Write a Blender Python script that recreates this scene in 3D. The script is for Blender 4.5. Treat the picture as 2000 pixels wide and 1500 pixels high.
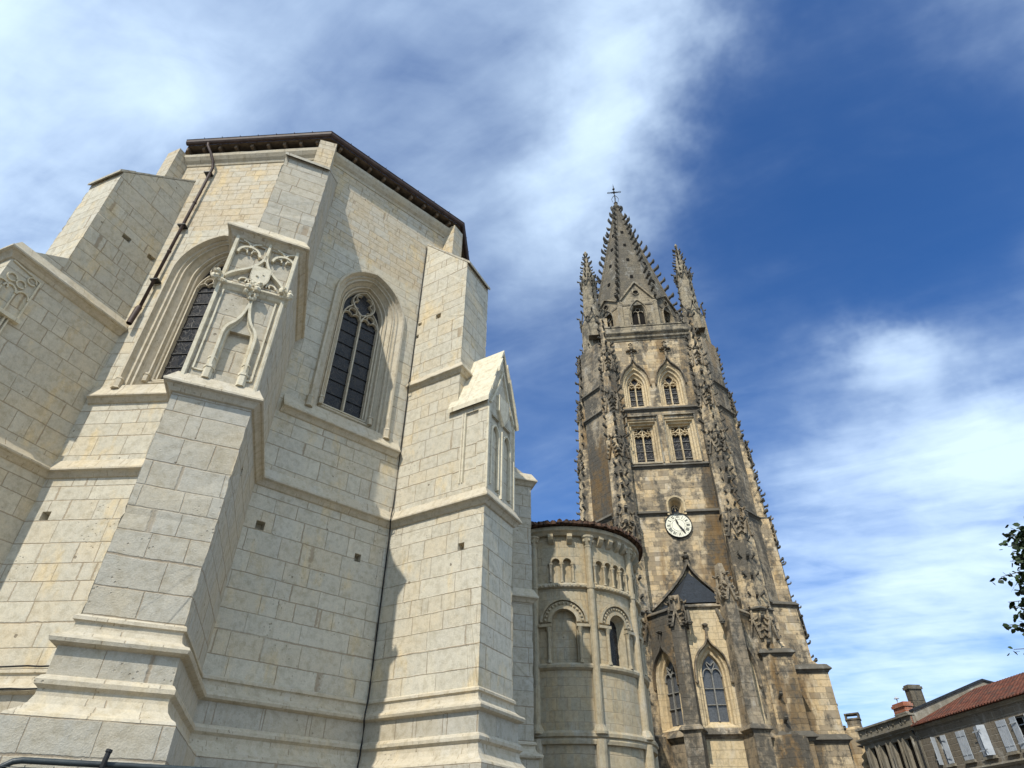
import bpy, bmesh, math, random
from mathutils import Vector, Matrix, noise
random.seed(7)
S = bpy.context.scene
for o in list(bpy.data.objects): bpy.data.objects.remove(o)
C = S.collection
rad = math.radians
sin = lambda a: math.sin(math.radians(a))
cos = lambda a: math.cos(math.radians(a))
EYE = 1.6          # all heights below are metres above the eye; EYE is added when a mesh is built

# ------------------------------------------------------------------ camera
PITCH, ROLL = rad(37.3), rad(0.35)
cd = bpy.data.cameras.new("camera"); cam = bpy.data.objects.new("camera", cd); C.objects.link(cam)
cd.sensor_width = 36; cd.lens = 36 * 1234 / 2000; cd.clip_end = 3000; cd.clip_start = 0.05
r0 = Vector((1, 0, 0)); u0 = Vector((0, -math.sin(PITCH), math.cos(PITCH))); fw = Vector((0, math.cos(PITCH), math.sin(PITCH)))
cr = r0 * math.cos(ROLL) + u0 * math.sin(ROLL); cu = u0 * math.cos(ROLL) - r0 * math.sin(ROLL)
cam.matrix_world = Matrix(((cr.x, cu.x, -fw.x, 0), (cr.y, cu.y, -fw.y, 0), (cr.z, cu.z, -fw.z, EYE), (0, 0, 0, 1)))
S.camera = cam
S.view_settings.view_transform = 'Standard'; S.view_settings.look = 'None'; S.view_settings.gamma = 1
S.view_settings.exposure = 0.78
S.render.resolution_x, S.render.resolution_y = 1024, 768

# ------------------------------------------------------------------ sun and sky
SUN_AZ, SUN_EL = -113.6, 47.0        # plan angle towards the sun (from +X), elevation
sd = bpy.data.lights.new("sun", 'SUN'); sun = bpy.data.objects.new("sun", sd); C.objects.link(sun)
sd.energy = 2.6; sd.angle = rad(0.53); sd.color = (1.0, 0.95, 0.85)
sv = Vector((cos(SUN_AZ) * cos(SUN_EL), sin(SUN_AZ) * cos(SUN_EL), sin(SUN_EL)))
sun.rotation_euler = sv.to_track_quat('Z', 'Y').to_euler(); sun.location = (0, -20, 60)

class NT:
    """small helper to write node graphs"""
    def __init__(s, tree): s.t = tree; s.n = tree.nodes; s.l = tree.links
    def node(s, typ, **kw):
        n = s.n.new(typ)
        for k, v in kw.items(): setattr(n, k, v)
        return n
    def put(s, sock, v):
        if isinstance(v, bpy.types.NodeSocket): s.l.new(v, sock)
        elif v is not None: sock.default_value = v
    def m(s, op, a, b=None, c=None, clamp=False):
        n = s.node('ShaderNodeMath', operation=op, use_clamp=clamp)
        for i, x in enumerate((a, b, c)):
            if x is not None: s.put(n.inputs[i], x)
        return n.outputs[0]
    def vm(s, op, a, b=None):
        n = s.node('ShaderNodeVectorMath', operation=op)
        s.put(n.inputs[0], a)
        if b is not None: s.put(n.inputs[1], b)
        return n.outputs['Value'] if op in ('DOT_PRODUCT', 'LENGTH', 'DISTANCE') else n.outputs[0]
    def mix(s, f, a, b, mode='MIX'):
        n = s.node('ShaderNodeMix', data_type='RGBA', blend_type=mode)
        s.put(n.inputs[0], f); s.put(n.inputs[6], a); s.put(n.inputs[7], b); return n.outputs[2]
    def step(s, x, a, b):
        n = s.node('ShaderNodeMapRange', interpolation_type='SMOOTHSTEP')
        s.put(n.inputs[0], x); s.put(n.inputs[1], a); s.put(n.inputs[2], b); return n.outputs[0]
    def noise(s, vec, scale, detail=3, rough=.55, dim='3D', w=None, dist=0):
        n = s.node('ShaderNodeTexNoise', noise_dimensions=dim)
        if dim != '1D' and vec is not None: s.put(n.inputs['Vector'], vec)
        if w is not None: s.put(n.inputs['W'], w)
        n.inputs['Scale'].default_value = scale; n.inputs['Detail'].default_value = detail
        n.inputs['Roughness'].default_value = rough; n.inputs['Distortion'].default_value = dist
        return n.outputs[0]
    def comb(s, x, y, z=0.0):
        n = s.node('ShaderNodeCombineXYZ'); s.put(n.inputs[0], x); s.put(n.inputs[1], y); s.put(n.inputs[2], z); return n.outputs[0]
    def sep(s, v):
        n = s.node('ShaderNodeSeparateXYZ'); s.put(n.inputs[0], v); return n.outputs
    def white(s, v, out=0):
        n = s.node('ShaderNodeTexWhiteNoise', noise_dimensions='3D'); s.put(n.inputs[0], v); return n.outputs[out]

W = bpy.data.worlds.new("World"); S.world = W; W.use_nodes = True
wt = NT(W.node_tree); wt.n.clear()
sky = wt.node('ShaderNodeTexSky', sky_type='NISHITA', sun_disc=False, sun_elevation=rad(SUN_EL), sun_rotation=rad(90 - SUN_AZ),
              air_density=1.0, dust_density=0.4, ozone_density=2.6, altitude=0)
d = wt.node('ShaderNodeTexCoord').outputs['Generated']
dn = wt.vm('NORMALIZE', d)
sx, sy, sz = wt.sep(dn)
# cloud layer: project the view direction on a plane high above
k = wt.m('DIVIDE', 1.0, wt.m('MAXIMUM', wt.m('ADD', sz, .12), .05))
cp = wt.comb(wt.m('MULTIPLY', sx, k), wt.m('MULTIPLY', sy, k), 0.0)
wn_ = wt.node('ShaderNodeTexNoise'); wt.put(wn_.inputs['Vector'], dn); wn_.inputs['Scale'].default_value = 5.0; wn_.inputs['Detail'].default_value = 5; wn_.inputs['Roughness'].default_value = .6
warp = wt.vm('MULTIPLY', wt.vm('SUBTRACT', wn_.outputs[1], (.5, .5, .5)), (.26, .26, .26)); dnw = wt.vm('NORMALIZE', wt.vm('ADD', dn, warp))
def blob(c, width, wgt):
    c = Vector(c).normalized()
    dist = wt.m('ARCCOSINE', wt.m('MINIMUM', wt.vm('DOT_PRODUCT', dnw, tuple(c)), 1.0))
    g = wt.m('POWER', 2.718, wt.m('MULTIPLY', wt.m('POWER', wt.m('DIVIDE', dist, rad(width)), 2.0), -1.0))
    return wt.m('MULTIPLY', g, wgt)
BLOBS = [((-.55, .38, .75), 14, .34), ((-.66, .58, .50), 16, .60), ((.16, .33, .93), 6, .42), ((.14, .42, .89), 5.5, .46), ((.12, .50, .85), 5, .48), ((.10, .57, .81), 5, .28),
         ((.20, .30, .93), 4, .30), ((.514, .668, .539), 3.5, .42), ((.56, .72, .44), 5, .34), ((.60, .72, .36), 4.5, .42), ((.52, .80, .30), 4.5, .42), ((.47, .86, .18), 8, .40), ((.67, .68, .28), 5, .30), ((.65, .66, .41), 4, .5), ((.44, .82, .40), 4, .2),
         ((-.05, .45, .88), 14, .13), ((.02, .22, .97), 10, .10), ((.08, .62, .76), 9, .14), ((.75, .60, .1), 18, .35), ((.34, .90, .30), 7, .28), ((.48, .72, .50), 8, .12),
         ((.1, -.8, .55), 48, 1.2), ((-.95, -.2, .35), 40, 1.0), ((.9, -.3, .4), 35, .8)]  # unseen clouds behind the camera, added for a whiter, brighter fill
dens = None
for bl in BLOBS:
    b_ = blob(*bl); dens = b_ if dens is None else wt.m('ADD', dens, b_)
DARK = [((.46, .40, .80), 17, .22), ((.42, .58, .70), 10, .12), ((.60, .52, .62), 10, .12)]
for bl in DARK: dens = wt.m('SUBTRACT', dens, blob(*bl))
n1 = wt.noise(wt.vm('MULTIPLY', cp, (1.0, 1.6, 1.0)), 1.5, 5, .5, dist=.25)
n2 = wt.noise(wt.vm('MULTIPLY', cp, (1.6, 2.6, 1.0)), 4.0, 6, .55, dist=.35)
n3 = wt.m('ADD', wt.m('MULTIPLY', n1, .62), wt.m('MULTIPLY', n2, .38))
rx = wt.m('ADD', wt.m('MULTIPLY', wt.sep(cp)[0], .5), wt.m('MULTIPLY', wt.sep(cp)[1], .87)); ry = wt.m('SUBTRACT', wt.m('MULTIPLY', wt.sep(cp)[1], .5), wt.m('MULTIPLY', wt.sep(cp)[0], .87))
n4 = wt.noise(wt.comb(wt.m('MULTIPLY', rx, 3.2), wt.m('MULTIPLY', ry, .9), 2.0), 1.6, 6, .55, dist=.3)
tex = wt.m('ADD', wt.m('MULTIPLY', wt.step(n3, .30, .72), .75), wt.m('MULTIPLY', wt.step(n4, .30, .70), .55))
dx = wt.m('ADD', dens, .03); dpos = wt.m('MULTIPLY', wt.m('ADD', dx, wt.m('SQRT', wt.m('ADD', wt.m('MULTIPLY', dx, dx), .006))), .5)
cov = wt.m('SUBTRACT', 1.0, wt.m('POWER', 2.718, wt.m('MULTIPLY', wt.m('MULTIPLY', dpos, wt.m('ADD', tex, .18)), -1.75)))
cov = wt.m('ADD', cov, wt.m('MULTIPLY', wt.m('MULTIPLY', wt.step(n4, .45, .8), wt.step(n3, .4, .7)), .16))
cov = wt.m('MINIMUM', wt.m('MAXIMUM', wt.m('MULTIPLY', cov, 1.0), 0.0), .86)
tint = wt.mix(.78, sky.outputs[0], wt.mix(1.0, sky.outputs[0], (0.18, 0.72, 1.36, 1), 'MULTIPLY'))
skyc = wt.mix(cov, tint, (7.6, 9.5, 11.6, 1))
bg = wt.node('ShaderNodeBackground'); wt.put(bg.inputs[0], skyc); bg.inputs[1].default_value = 0.07
wo = wt.node('ShaderNodeOutputWorld'); wt.l.new(bg.outputs[0], wo.inputs[0])

# ------------------------------------------------------------------ materials
def new_mat(name, rough=.85, spec=.25, metal=0):
    m = bpy.data.materials.new(name); m.use_nodes = True; t = NT(m.node_tree); t.n.clear()
    o = t.node('ShaderNodeOutputMaterial'); b = t.node('ShaderNodeBsdfPrincipled'); t.l.new(b.outputs[0], o.inputs[0])
    b.inputs['Roughness'].default_value = rough; b.inputs['Specular IOR Level'].default_value = spec; b.inputs['Metallic'].default_value = metal
    return m, t, b
def bump(t, b, h, dist=.02, strength=1.0, extra=None):
    n = t.node('ShaderNodeBump'); t.put(n.inputs['Height'], h); n.inputs['Distance'].default_value = dist; n.inputs['Strength'].default_value = strength
    t.l.new(n.outputs[0], b.inputs['Normal']); return n

def ashlar(name, h, ln, cols, mort, mw=.012, horiz=True, pock=.5, stain=.35, warm=.4, lichen=0, brown=0, bumpd=.02, darkblocks=0, soot=0, patches=()):
    """coursed stone: rows of height h, stones about ln long, irregular joints, each stone its own tint"""
    m, t, b = new_mat(name, .9, .15)
    uv = t.node('ShaderNodeUVMap').outputs[0]; pos = t.node('ShaderNodeNewGeometry').outputs['Position']
    u, v, _ = t.sep(uv)
    wob = t.noise(pos, 2.2, 2, .5); wob2 = t.noise(pos, 16, 3, .6)
    jit = t.m('ADD', t.m('MULTIPLY', t.m('SUBTRACT', wob, .5), .03), t.m('MULTIPLY', t.m('SUBTRACT', wob2, .5), .022))
    vv = t.m('ADD', t.m('ADD', v, jit), t.m('MULTIPLY', t.noise(None, 1.1 / h * .35, 1, .5, '1D', w=v), h * 1.1))
    v1 = t.m('DIVIDE', vv, h); row = t.m('FLOOR', v1); fv = t.m('FRACT', v1)
    if not horiz: row = t.m('FLOOR', t.m('MULTIPLY', v, .2)); fv = .5
    rr = t.white(t.comb(row, 3.7, 1.1)); r2 = t.white(t.comb(row, 9.1, 5.3))
    uu = t.m('ADD', t.m('ADD', u, jit), t.m('MULTIPLY', t.noise(None, .9 / ln, 1, .5, '1D', w=t.m('ADD', u, t.m('MULTIPLY', row, 13.7))), ln * 1.5))
    ll = t.m('MULTIPLY', t.m('ADD', t.m('MULTIPLY', r2, .7), .65), ln)
    u1 = t.m('DIVIDE', t.m('ADD', uu, t.m('MULTIPLY', rr, 40.0)), ll); col = t.m('FLOOR', u1); fu = t.m('FRACT', u1)
    du = t.m('MULTIPLY', t.m('MINIMUM', fu, t.m('SUBTRACT', 1.0, fu)), ll)
    if horiz:
        dv = t.m('MULTIPLY', t.m('MINIMUM', fv, t.m('SUBTRACT', 1.0, fv)), h); dd = t.m('MINIMUM', du, dv)
    else: dd = du
    joint = t.m('SUBTRACT', 1.0, t.step(dd, mw * .35, mw * 1.25))
    fade = t.step(t.noise(pos, .9, 2), .30, .52)
    cell = t.comb(col, row, 2.0); rc = t.white(cell); rc2 = t.white(t.vm('ADD', cell, (7.3, 1.9, 4.4)))
    cr_ = t.node('ShaderNodeValToRGB'); cr_.color_ramp.interpolation = 'LINEAR'
    els = cr_.color_ramp.elements
    for i, c in enumerate(cols):
        e = els[i] if i < 2 else els.new(0.5)
        e.color = (*c, 1)
    for i, e in enumerate(els): e.position = i / (len(cols) - 1)
    t.put(cr_.inputs[0], t.m('ADD', t.m('MULTIPLY', rc, .36), t.m('MULTIPLY', t.noise(pos, 1.1, 7, .72), .66)))
    c = cr_.outputs[0]
    # mottling inside each stone, then larger stains
    g1 = t.noise(pos, 7.0, 6, .65); g2 = t.noise(pos, 42.0, 4, .7); g3 = t.noise(t.vm('MULTIPLY', pos, (1, 1, .45)), 1.6, 5, .65)
    c = t.mix(t.m('MULTIPLY', t.step(g1, .5, .72), stain), c, tuple(x * .72 * w for x, w in zip(cols[-1], (1, .93, .80))) + (1,))
    c = t.mix(t.m('MULTIPLY', t.step(g3, .52, .68), warm), c, (cols[0][0] * 1.0, cols[0][1] * .88, cols[0][2] * .66, 1))
    c = t.mix(t.m('MULTIPLY', t.step(g3, .48, .30), stain * .6), c, (.50, .49, .45, 1))
    c = t.mix(.8, c, t.mix(1.0, c, t.mix(g2, (.70, .69, .67, 1), (1.28, 1.28, 1.28, 1)), 'MULTIPLY'))
    c = t.mix(.9, c, t.mix(1.0, c, t.mix(t.step(g1, .25, .75), (.78, .75, .69, 1), (1.16, 1.17, 1.19, 1)), 'MULTIPLY'))
    g4 = t.noise(t.vm('MULTIPLY', pos, (1, 1, .28)), 3.1, 6, .7)
    c = t.mix(t.m('MULTIPLY', t.step(g4, .56, .70), .5 * stain), c, (.27, .215, .14, 1))
    hgt = t.m('ADD', t.m('MULTIPLY', g1, .55), t.m('MULTIPLY', g2, .50))
    hgt = t.m('ADD', hgt, t.m('MULTIPLY', rc2, .12))
    if pock:
        vn = t.node('ShaderNodeTexVoronoi', feature='F1'); t.put(vn.inputs['Vector'], t.vm('ADD', pos, t.vm('MULTIPLY', t.node('ShaderNodeTexNoise').outputs[1], (.1, .1, .1)))); vn.inputs['Scale'].default_value = 3.3
        vr = t.white(vn.outputs['Position'])
        size = t.m('MULTIPLY', t.m('MAXIMUM', t.m('SUBTRACT', vr, 1 - .45 * pock), 0.0), .9)
        pk = t.m('MULTIPLY', t.m('SUBTRACT', 1.0, t.step(t.m('ADD', vn.outputs['Distance'], t.m('MULTIPLY', t.m('SUBTRACT', g2, .5), .12)), t.m('MULTIPLY', size, .45), t.m('ADD', t.m('MULTIPLY', size, .55), .0001))), t.step(size, .001, .03))
        # small pits in patches
        v2 = t.node('ShaderNodeTexVoronoi', feature='F1'); t.put(v2.inputs['Vector'], pos); v2.inputs['Scale'].default_value = 14
        pm = t.m('MULTIPLY', t.m('SUBTRACT', 1.0, t.step(v2.outputs['Distance'], .12, .26)), t.m('MULTIPLY', t.step(t.noise(pos, 1.3, 3), .55, .66), t.step(t.white(v2.outputs['Position']), .3, .5)))
        pall = t.m('MAXIMUM', pk, t.m('MULTIPLY', pm, .6))
        c = t.mix(t.m('MULTIPLY', pall, .7), c, (.15, .12, .085, 1))
        hgt = t.m('SUBTRACT', hgt, t.m('MULTIPLY', pall, 1.1))
    if darkblocks:
        bz = t.m('MULTIPLY', t.step(t.m('ADD', t.m('MULTIPLY', rc2, .5), t.m('MULTIPLY', t.noise(pos, .33, 3, .6), .75)), .62, .70), darkblocks)
        c = t.mix(bz, c, t.mix(t.noise(pos, 3, 4), (.13, .11, .085, 1), (.33, .26, .17, 1)))
    c = t.mix(t.m('MULTIPLY', t.m('MULTIPLY', joint, t.m('ADD', t.m('MULTIPLY', fade, .6), .4)), .62), c, (*mort, 1))
    for (pc, rx_, rz_, st_) in patches:
        ux = t.vm('DOT_PRODUCT', t.vm('SUBTRACT', pos, pc), (cos(-6.5), sin(-6.5), 0)); uz = t.m('SUBTRACT', t.sep(pos)[2], pc[2])
        e_ = t.m('ADD', t.m('POWER', t.m('DIVIDE', ux, rx_), 2.0), t.m('POWER', t.m('DIVIDE', uz, rz_), 2.0))
        e_ = t.m('ADD', e_, t.m('MULTIPLY', t.m('SUBTRACT', t.noise(t.vm('MULTIPLY', pos, (1, 1, .5)), 1.1, 7, .7), .5), 3.2))
        c = t.mix(t.m('MULTIPLY', t.step(e_, 1.25, .8), st_), c, t.mix(t.noise(pos, 5, 6, .75), (.045, .028, .012, 1), (.20, .125, .055, 1)))
    if brown:
        bn = t.noise(t.vm('MULTIPLY', pos, (1, 1, .22)), .55, 5, .65)
        bf = t.m('MULTIPLY', t.step(bn, .53, .63), brown)
        c = t.mix(bf, c, t.mix(t.noise(pos, 4, 5, .7), (.085, .045, .014, 1), (.27, .155, .055, 1)))
    if lichen:
        ln1 = t.noise(t.vm('MULTIPLY', pos, (1, 1, .35)), .8, 8, .68); l2 = t.noise(pos, 3.2, 6, .7)
        lf = t.m('MULTIPLY', t.step(t.m('ADD', t.m('MULTIPLY', ln1, .62), t.m('MULTIPLY', l2, .38)), .475 + soot * -.1, .585 - soot * .08), lichen)
        c = t.mix(lf, c, t.mix(t.noise(pos, 8, 6, .75), (.022, .021, .018, 1), (.155, .14, .115, 1)))
    t.put(b.inputs['Base Color'], c)
    hgt = t.m('SUBTRACT', hgt, t.m('MULTIPLY', joint, .45))
    bump(t, b, hgt, bumpd)
    return m

NEAR = [(.665, .585, .425), (.655, .60, .475), (.62, .575, .465), (.53, .495, .405), (.59, .515, .38)]
MORT = (.27, .195, .12)
M = {}
M['wall'] = ashlar('pale_limestone_ashlar', .43, .80, NEAR, MORT, .013, pock=.55, stain=.42, warm=.5)
M['but'] = ashlar('grey_limestone_ashlar', .44, .72, [(.52, .475, .385), (.50, .47, .395), (.45, .425, .36), (.48, .43, .335)], MORT, .014, pock=.6, stain=.45, warm=.2)
M['upper'] = ashlar('small_limestone_ashlar', .25, .48, [(.65, .555, .385), (.61, .55, .42), (.54, .495, .40), (.55, .455, .315)], MORT, .011, pock=.55, stain=.45, warm=.55)
M['mould'] = ashlar('moulded_limestone', .4, 1.1, [(.64, .58, .455), (.61, .565, .45), (.50, .44, .335)], MORT, .009, horiz=False, pock=.3, stain=.5, warm=.3, bumpd=.015)
M['carve'] = ashlar('carved_limestone', .4, .9, [(.66, .60, .455), (.62, .565, .44)], MORT, .008, horiz=False, pock=.2, stain=.3, warm=.15, bumpd=.012)
CH = [(.47, .39, .255), (.42, .365, .26), (.37, .335, .25), (.45, .37, .245)]
M['chap'] = ashlar('chapel_limestone', .34, .55, CH, (.33, .27, .19), .010, pock=.5, stain=.5, warm=.4, lichen=.12)
M['chapm'] = ashlar('chapel_moulding_stone', .3, .7, CH, (.33, .27, .19), .008, horiz=False, pock=.2, stain=.5, warm=.3, lichen=.2)
TW = [(.62, .47, .27), (.56, .44, .27), (.50, .41, .28), (.60, .46, .28)]
PT = lambda x, z: (39 * sin(15.95) + x * cos(-6.5), 39 * cos(15.95) + x * sin(-6.5), z + EYE)
M['tow'] = ashlar('weathered_tower_ashlar', .31, .60, TW, (.42, .34, .22), .010, pock=.2, stain=.75, warm=.4, lichen=.9, brown=.6, darkblocks=.7, bumpd=.04,
                  patches=[(PT(2.4, 15.0), .85, 5.0, .8), (PT(2.5, 20.2), .5, 1.6, .8), (PT(4.6, 5.5), .9, 3.0, .7), (PT(2.4, 29), .35, 3.5, .5)])
M['towb'] = ashlar('streaked_buttress_ashlar', .31, .60, TW, (.34, .27, .17), .010, pock=.2, stain=.75, warm=.4, lichen=.92, brown=.8, darkblocks=.3, bumpd=.04, soot=.55)
M['towg'] = ashlar('grey_upper_tower_stone', .31, .60, [(.33, .29, .215), (.28, .25, .195), (.36, .305, .215)], (.20, .18, .14), .010, pock=.2, stain=.75, warm=.1, lichen=.85, brown=.15, darkblocks=.2, bumpd=.04, soot=.1)
M['towd'] = ashlar('sooty_tower_stone', .36, .6, [(.36, .295, .205), (.31, .27, .20), (.345, .28, .195)], (.22, .19, .14), .012, pock=.2, stain=.7, warm=.2, lichen=.9, brown=.4, darkblocks=.4, bumpd=.05, soot=.35,
                   patches=[(PT(-4.6, 20.8), 1.3, 3.4, .85), (PT(-4.5, 9), 1.2, 2.5, .7), (PT(-2.6, 8.5), 1.0, 3.0, .7)])
M['towl'] = ashlar('clean_tower_stone', .36, .6, [(.62, .50, .32), (.58, .49, .34), (.60, .48, .30)], (.36, .29, .19), .012, pock=.1, stain=.5, warm=.3, lichen=.35, brown=.15, darkblocks=.0, bumpd=.03)
M['spire'] = ashlar('grey_spire_stone', .4, .6, [(.13, .115, .09), (.11, .10, .08), (.155, .135, .10)], (.13, .12, .1), .02, pock=.1, stain=.7, warm=.1, lichen=.65, darkblocks=.3, bumpd=.05, soot=.3)
M['crock'] = ashlar('blackened_ornament_stone', .4, .6, [(.095, .086, .068), (.075, .068, .054), (.13, .11, .08)], (.13, .12, .1), .0, horiz=False, pock=0, stain=.7, warm=.1, lichen=.6, bumpd=.05, soot=.4)
M['house'] = ashlar('grey_house_stone', .32, .62, [(.19, .17, .135), (.165, .15, .12), (.22, .19, .15)], (.32, .29, .24), .022, pock=.1, stain=.6, warm=.2, lichen=.3, bumpd=.02)
M['render'] = ashlar('weathered_render', 3, 30, [(.30, .27, .215), (.26, .24, .195)], (.3, .27, .2), .001, pock=.1, stain=.8, warm=.3, lichen=.35, bumpd=.02)

def simple(name, c1, c2, sc=6, rough=.6, spec=.3, metal=0, bd=.005, det=4, stretch=(1, 1, 1)):
    m, t, b = new_mat(name, rough, spec, metal)
    pos = t.node('ShaderNodeNewGeometry').outputs['Position']; n = t.noise(t.vm('MULTIPLY', pos, stretch), sc, det, .65)
    t.put(b.inputs['Base Color'], t.mix(t.step(n, .3, .7), (*c1, 1), (*c2, 1)))
    bump(t, b, n, bd); return m
M['zinc'] = simple('brown_copper_gutter', (.040, .024, .018), (.075, .046, .036), 5, .6, .3, 0)
M['iron'] = simple('dark_iron', (.015, .015, .016), (.04, .038, .035), 12, .5, .4, .4)
M['wood'] = simple('eave_timber', (.12, .085, .055), (.21, .155, .105), 6, .8, .2, 0, .005, 5, (1, 1, 5))
M['cable'] = simple('black_cable', (.012, .012, .012), (.03, .03, .03), 8, .7, .2)
M['slate'] = ashlar('blue_grey_slate', .13, .19, [(.036, .042, .052), (.05, .056, .068), (.03, .035, .042)], (.01, .012, .014), .008, pock=0, stain=.0, warm=0, bumpd=.012)
M['shut'] = simple('pale_grey_shutter_paint', (.35, .38, .41), (.47, .50, .53), 3, .6, .3)
M['bark'] = simple('grey_bark', (.06, .05, .04), (.13, .11, .085), 9, .9, .1, 0, .02)
M['white'] = simple('white_paint', (.7, .7, .68), (.8, .8, .78), 4, .5)
M['dial'] = simple('cream_enamel_dial', (.74, .70, .53), (.82, .78, .62), 3, .4)
M['black'] = simple('black_paint', (.01, .01, .01), (.02, .02, .02), 3, .5)
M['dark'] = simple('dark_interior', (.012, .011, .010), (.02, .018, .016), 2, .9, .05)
M['brick'] = ashlar('red_chimney_brick', .075, .22, [(.34, .10, .055), (.28, .08, .045), (.38, .13, .07)], (.4, .36, .3), .01, pock=0, stain=.4, warm=0, bumpd=.008)
M['paving'] = ashlar('pale_square_paving', .6, .6, [(.15, .14, .125), (.13, .12, .11)], (.09, .085, .075), .01, pock=0, stain=.4, warm=.1)

def tiles(name, c1, c2, w=.22):
    m, t, b = new_mat(name, .9, .1)
    uv = t.node('ShaderNodeUVMap').outputs[0]; u, v, _ = t.sep(uv)
    pos = t.node('ShaderNodeNewGeometry').outputs['Position']
    col = t.m('FLOOR', t.m('DIVIDE', u, w)); row = t.m('FLOOR', t.m('DIVIDE', v, .34)); fv = t.m('FRACT', t.m('DIVIDE', v, .34))
    r = t.white(t.comb(col, row)); wv = t.m('ABSOLUTE', t.m('SINE', t.m('MULTIPLY', u, math.pi / w)))
    c = t.mix(r, (*c1, 1), (*c2, 1)); c = t.mix(t.step(t.noise(pos, 2.5, 5), .45, .7), c, (.07, .05, .04, 1))
    c = t.mix(t.m('MULTIPLY', t.step(wv, .3, .05), .6), c, (.03, .02, .015, 1))
    t.put(b.inputs['Base Color'], c)
    bump(t, b, t.m('ADD', t.m('MULTIPLY', wv, 1.0), t.m('MULTIPLY', fv, -.3)), .06); return m
M['tile'] = tiles('red_clay_tiles', (.105, .036, .024), (.18, .072, .045))
M['tiled'] = tiles('brown_clay_tiles', (.075, .045, .03), (.15, .09, .06))

def glassmat():
    m, t, b = new_mat('leaded_glass', .3, .25)
    uv = t.node('ShaderNodeUVMap').outputs[0]
    sc = t.vm('MULTIPLY', uv, (1, .8, 1))
    v = t.node('ShaderNodeTexVoronoi', feature='DISTANCE_TO_EDGE'); t.put(v.inputs[0], t.vm('ADD', sc, t.vm('MULTIPLY', t.node('ShaderNodeTexNoise').outputs[1], (.3, .3, 0)))); v.inputs['Scale'].default_value = 7
    f = t.node('ShaderNodeTexVoronoi', feature='F1'); t.put(f.inputs[0], sc); f.inputs['Scale'].default_value = 7
    lead = t.step(v.outputs[0], .045, .02)
    c = t.mix(t.white(f.outputs['Position']), (.006, .006, .007, 1), (.026, .022, .020, 1))
    c = t.mix(t.m('MULTIPLY', lead, .75), c, (.075, .07, .062, 1))
    t.put(b.inputs['Base Color'], c); t.put(b.inputs['Roughness'], t.mix(lead, (.25, .25, .25, 1), (.7, .7, .7, 1)))
    bump(t, b, t.m('ADD', t.noise(uv, 9, 2), t.m('MULTIPLY', lead, .4)), .006); return m
M['glass'] = glassmat()
M['glassg'] = simple('grey_leaded_glass', (.05, .052, .055), (.10, .105, .11), 18, .3, .5, 0, .01)
M['zinc2'] = simple('grey_lead_strips', (.16, .155, .14), (.26, .25, .22), 8, .8, .2)
M['fence'] = simple('dark_green_fence_paint', (.018, .024, .026), (.03, .04, .042), 8, .45, .4)
def leafmat():
    m, t, b = new_mat('green_leaf', .55, .3)
    r = t.node('ShaderNodeNewGeometry').outputs['Random Per Island']
    t.put(b.inputs['Base Color'], t.mix(r, (.010, .018, .005, 1), (.032, .055, .013, 1)))
    try: b.inputs['Subsurface Weight'].default_value = 0
    except Exception: pass
    return m
M['leaf'] = leafmat()

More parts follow.
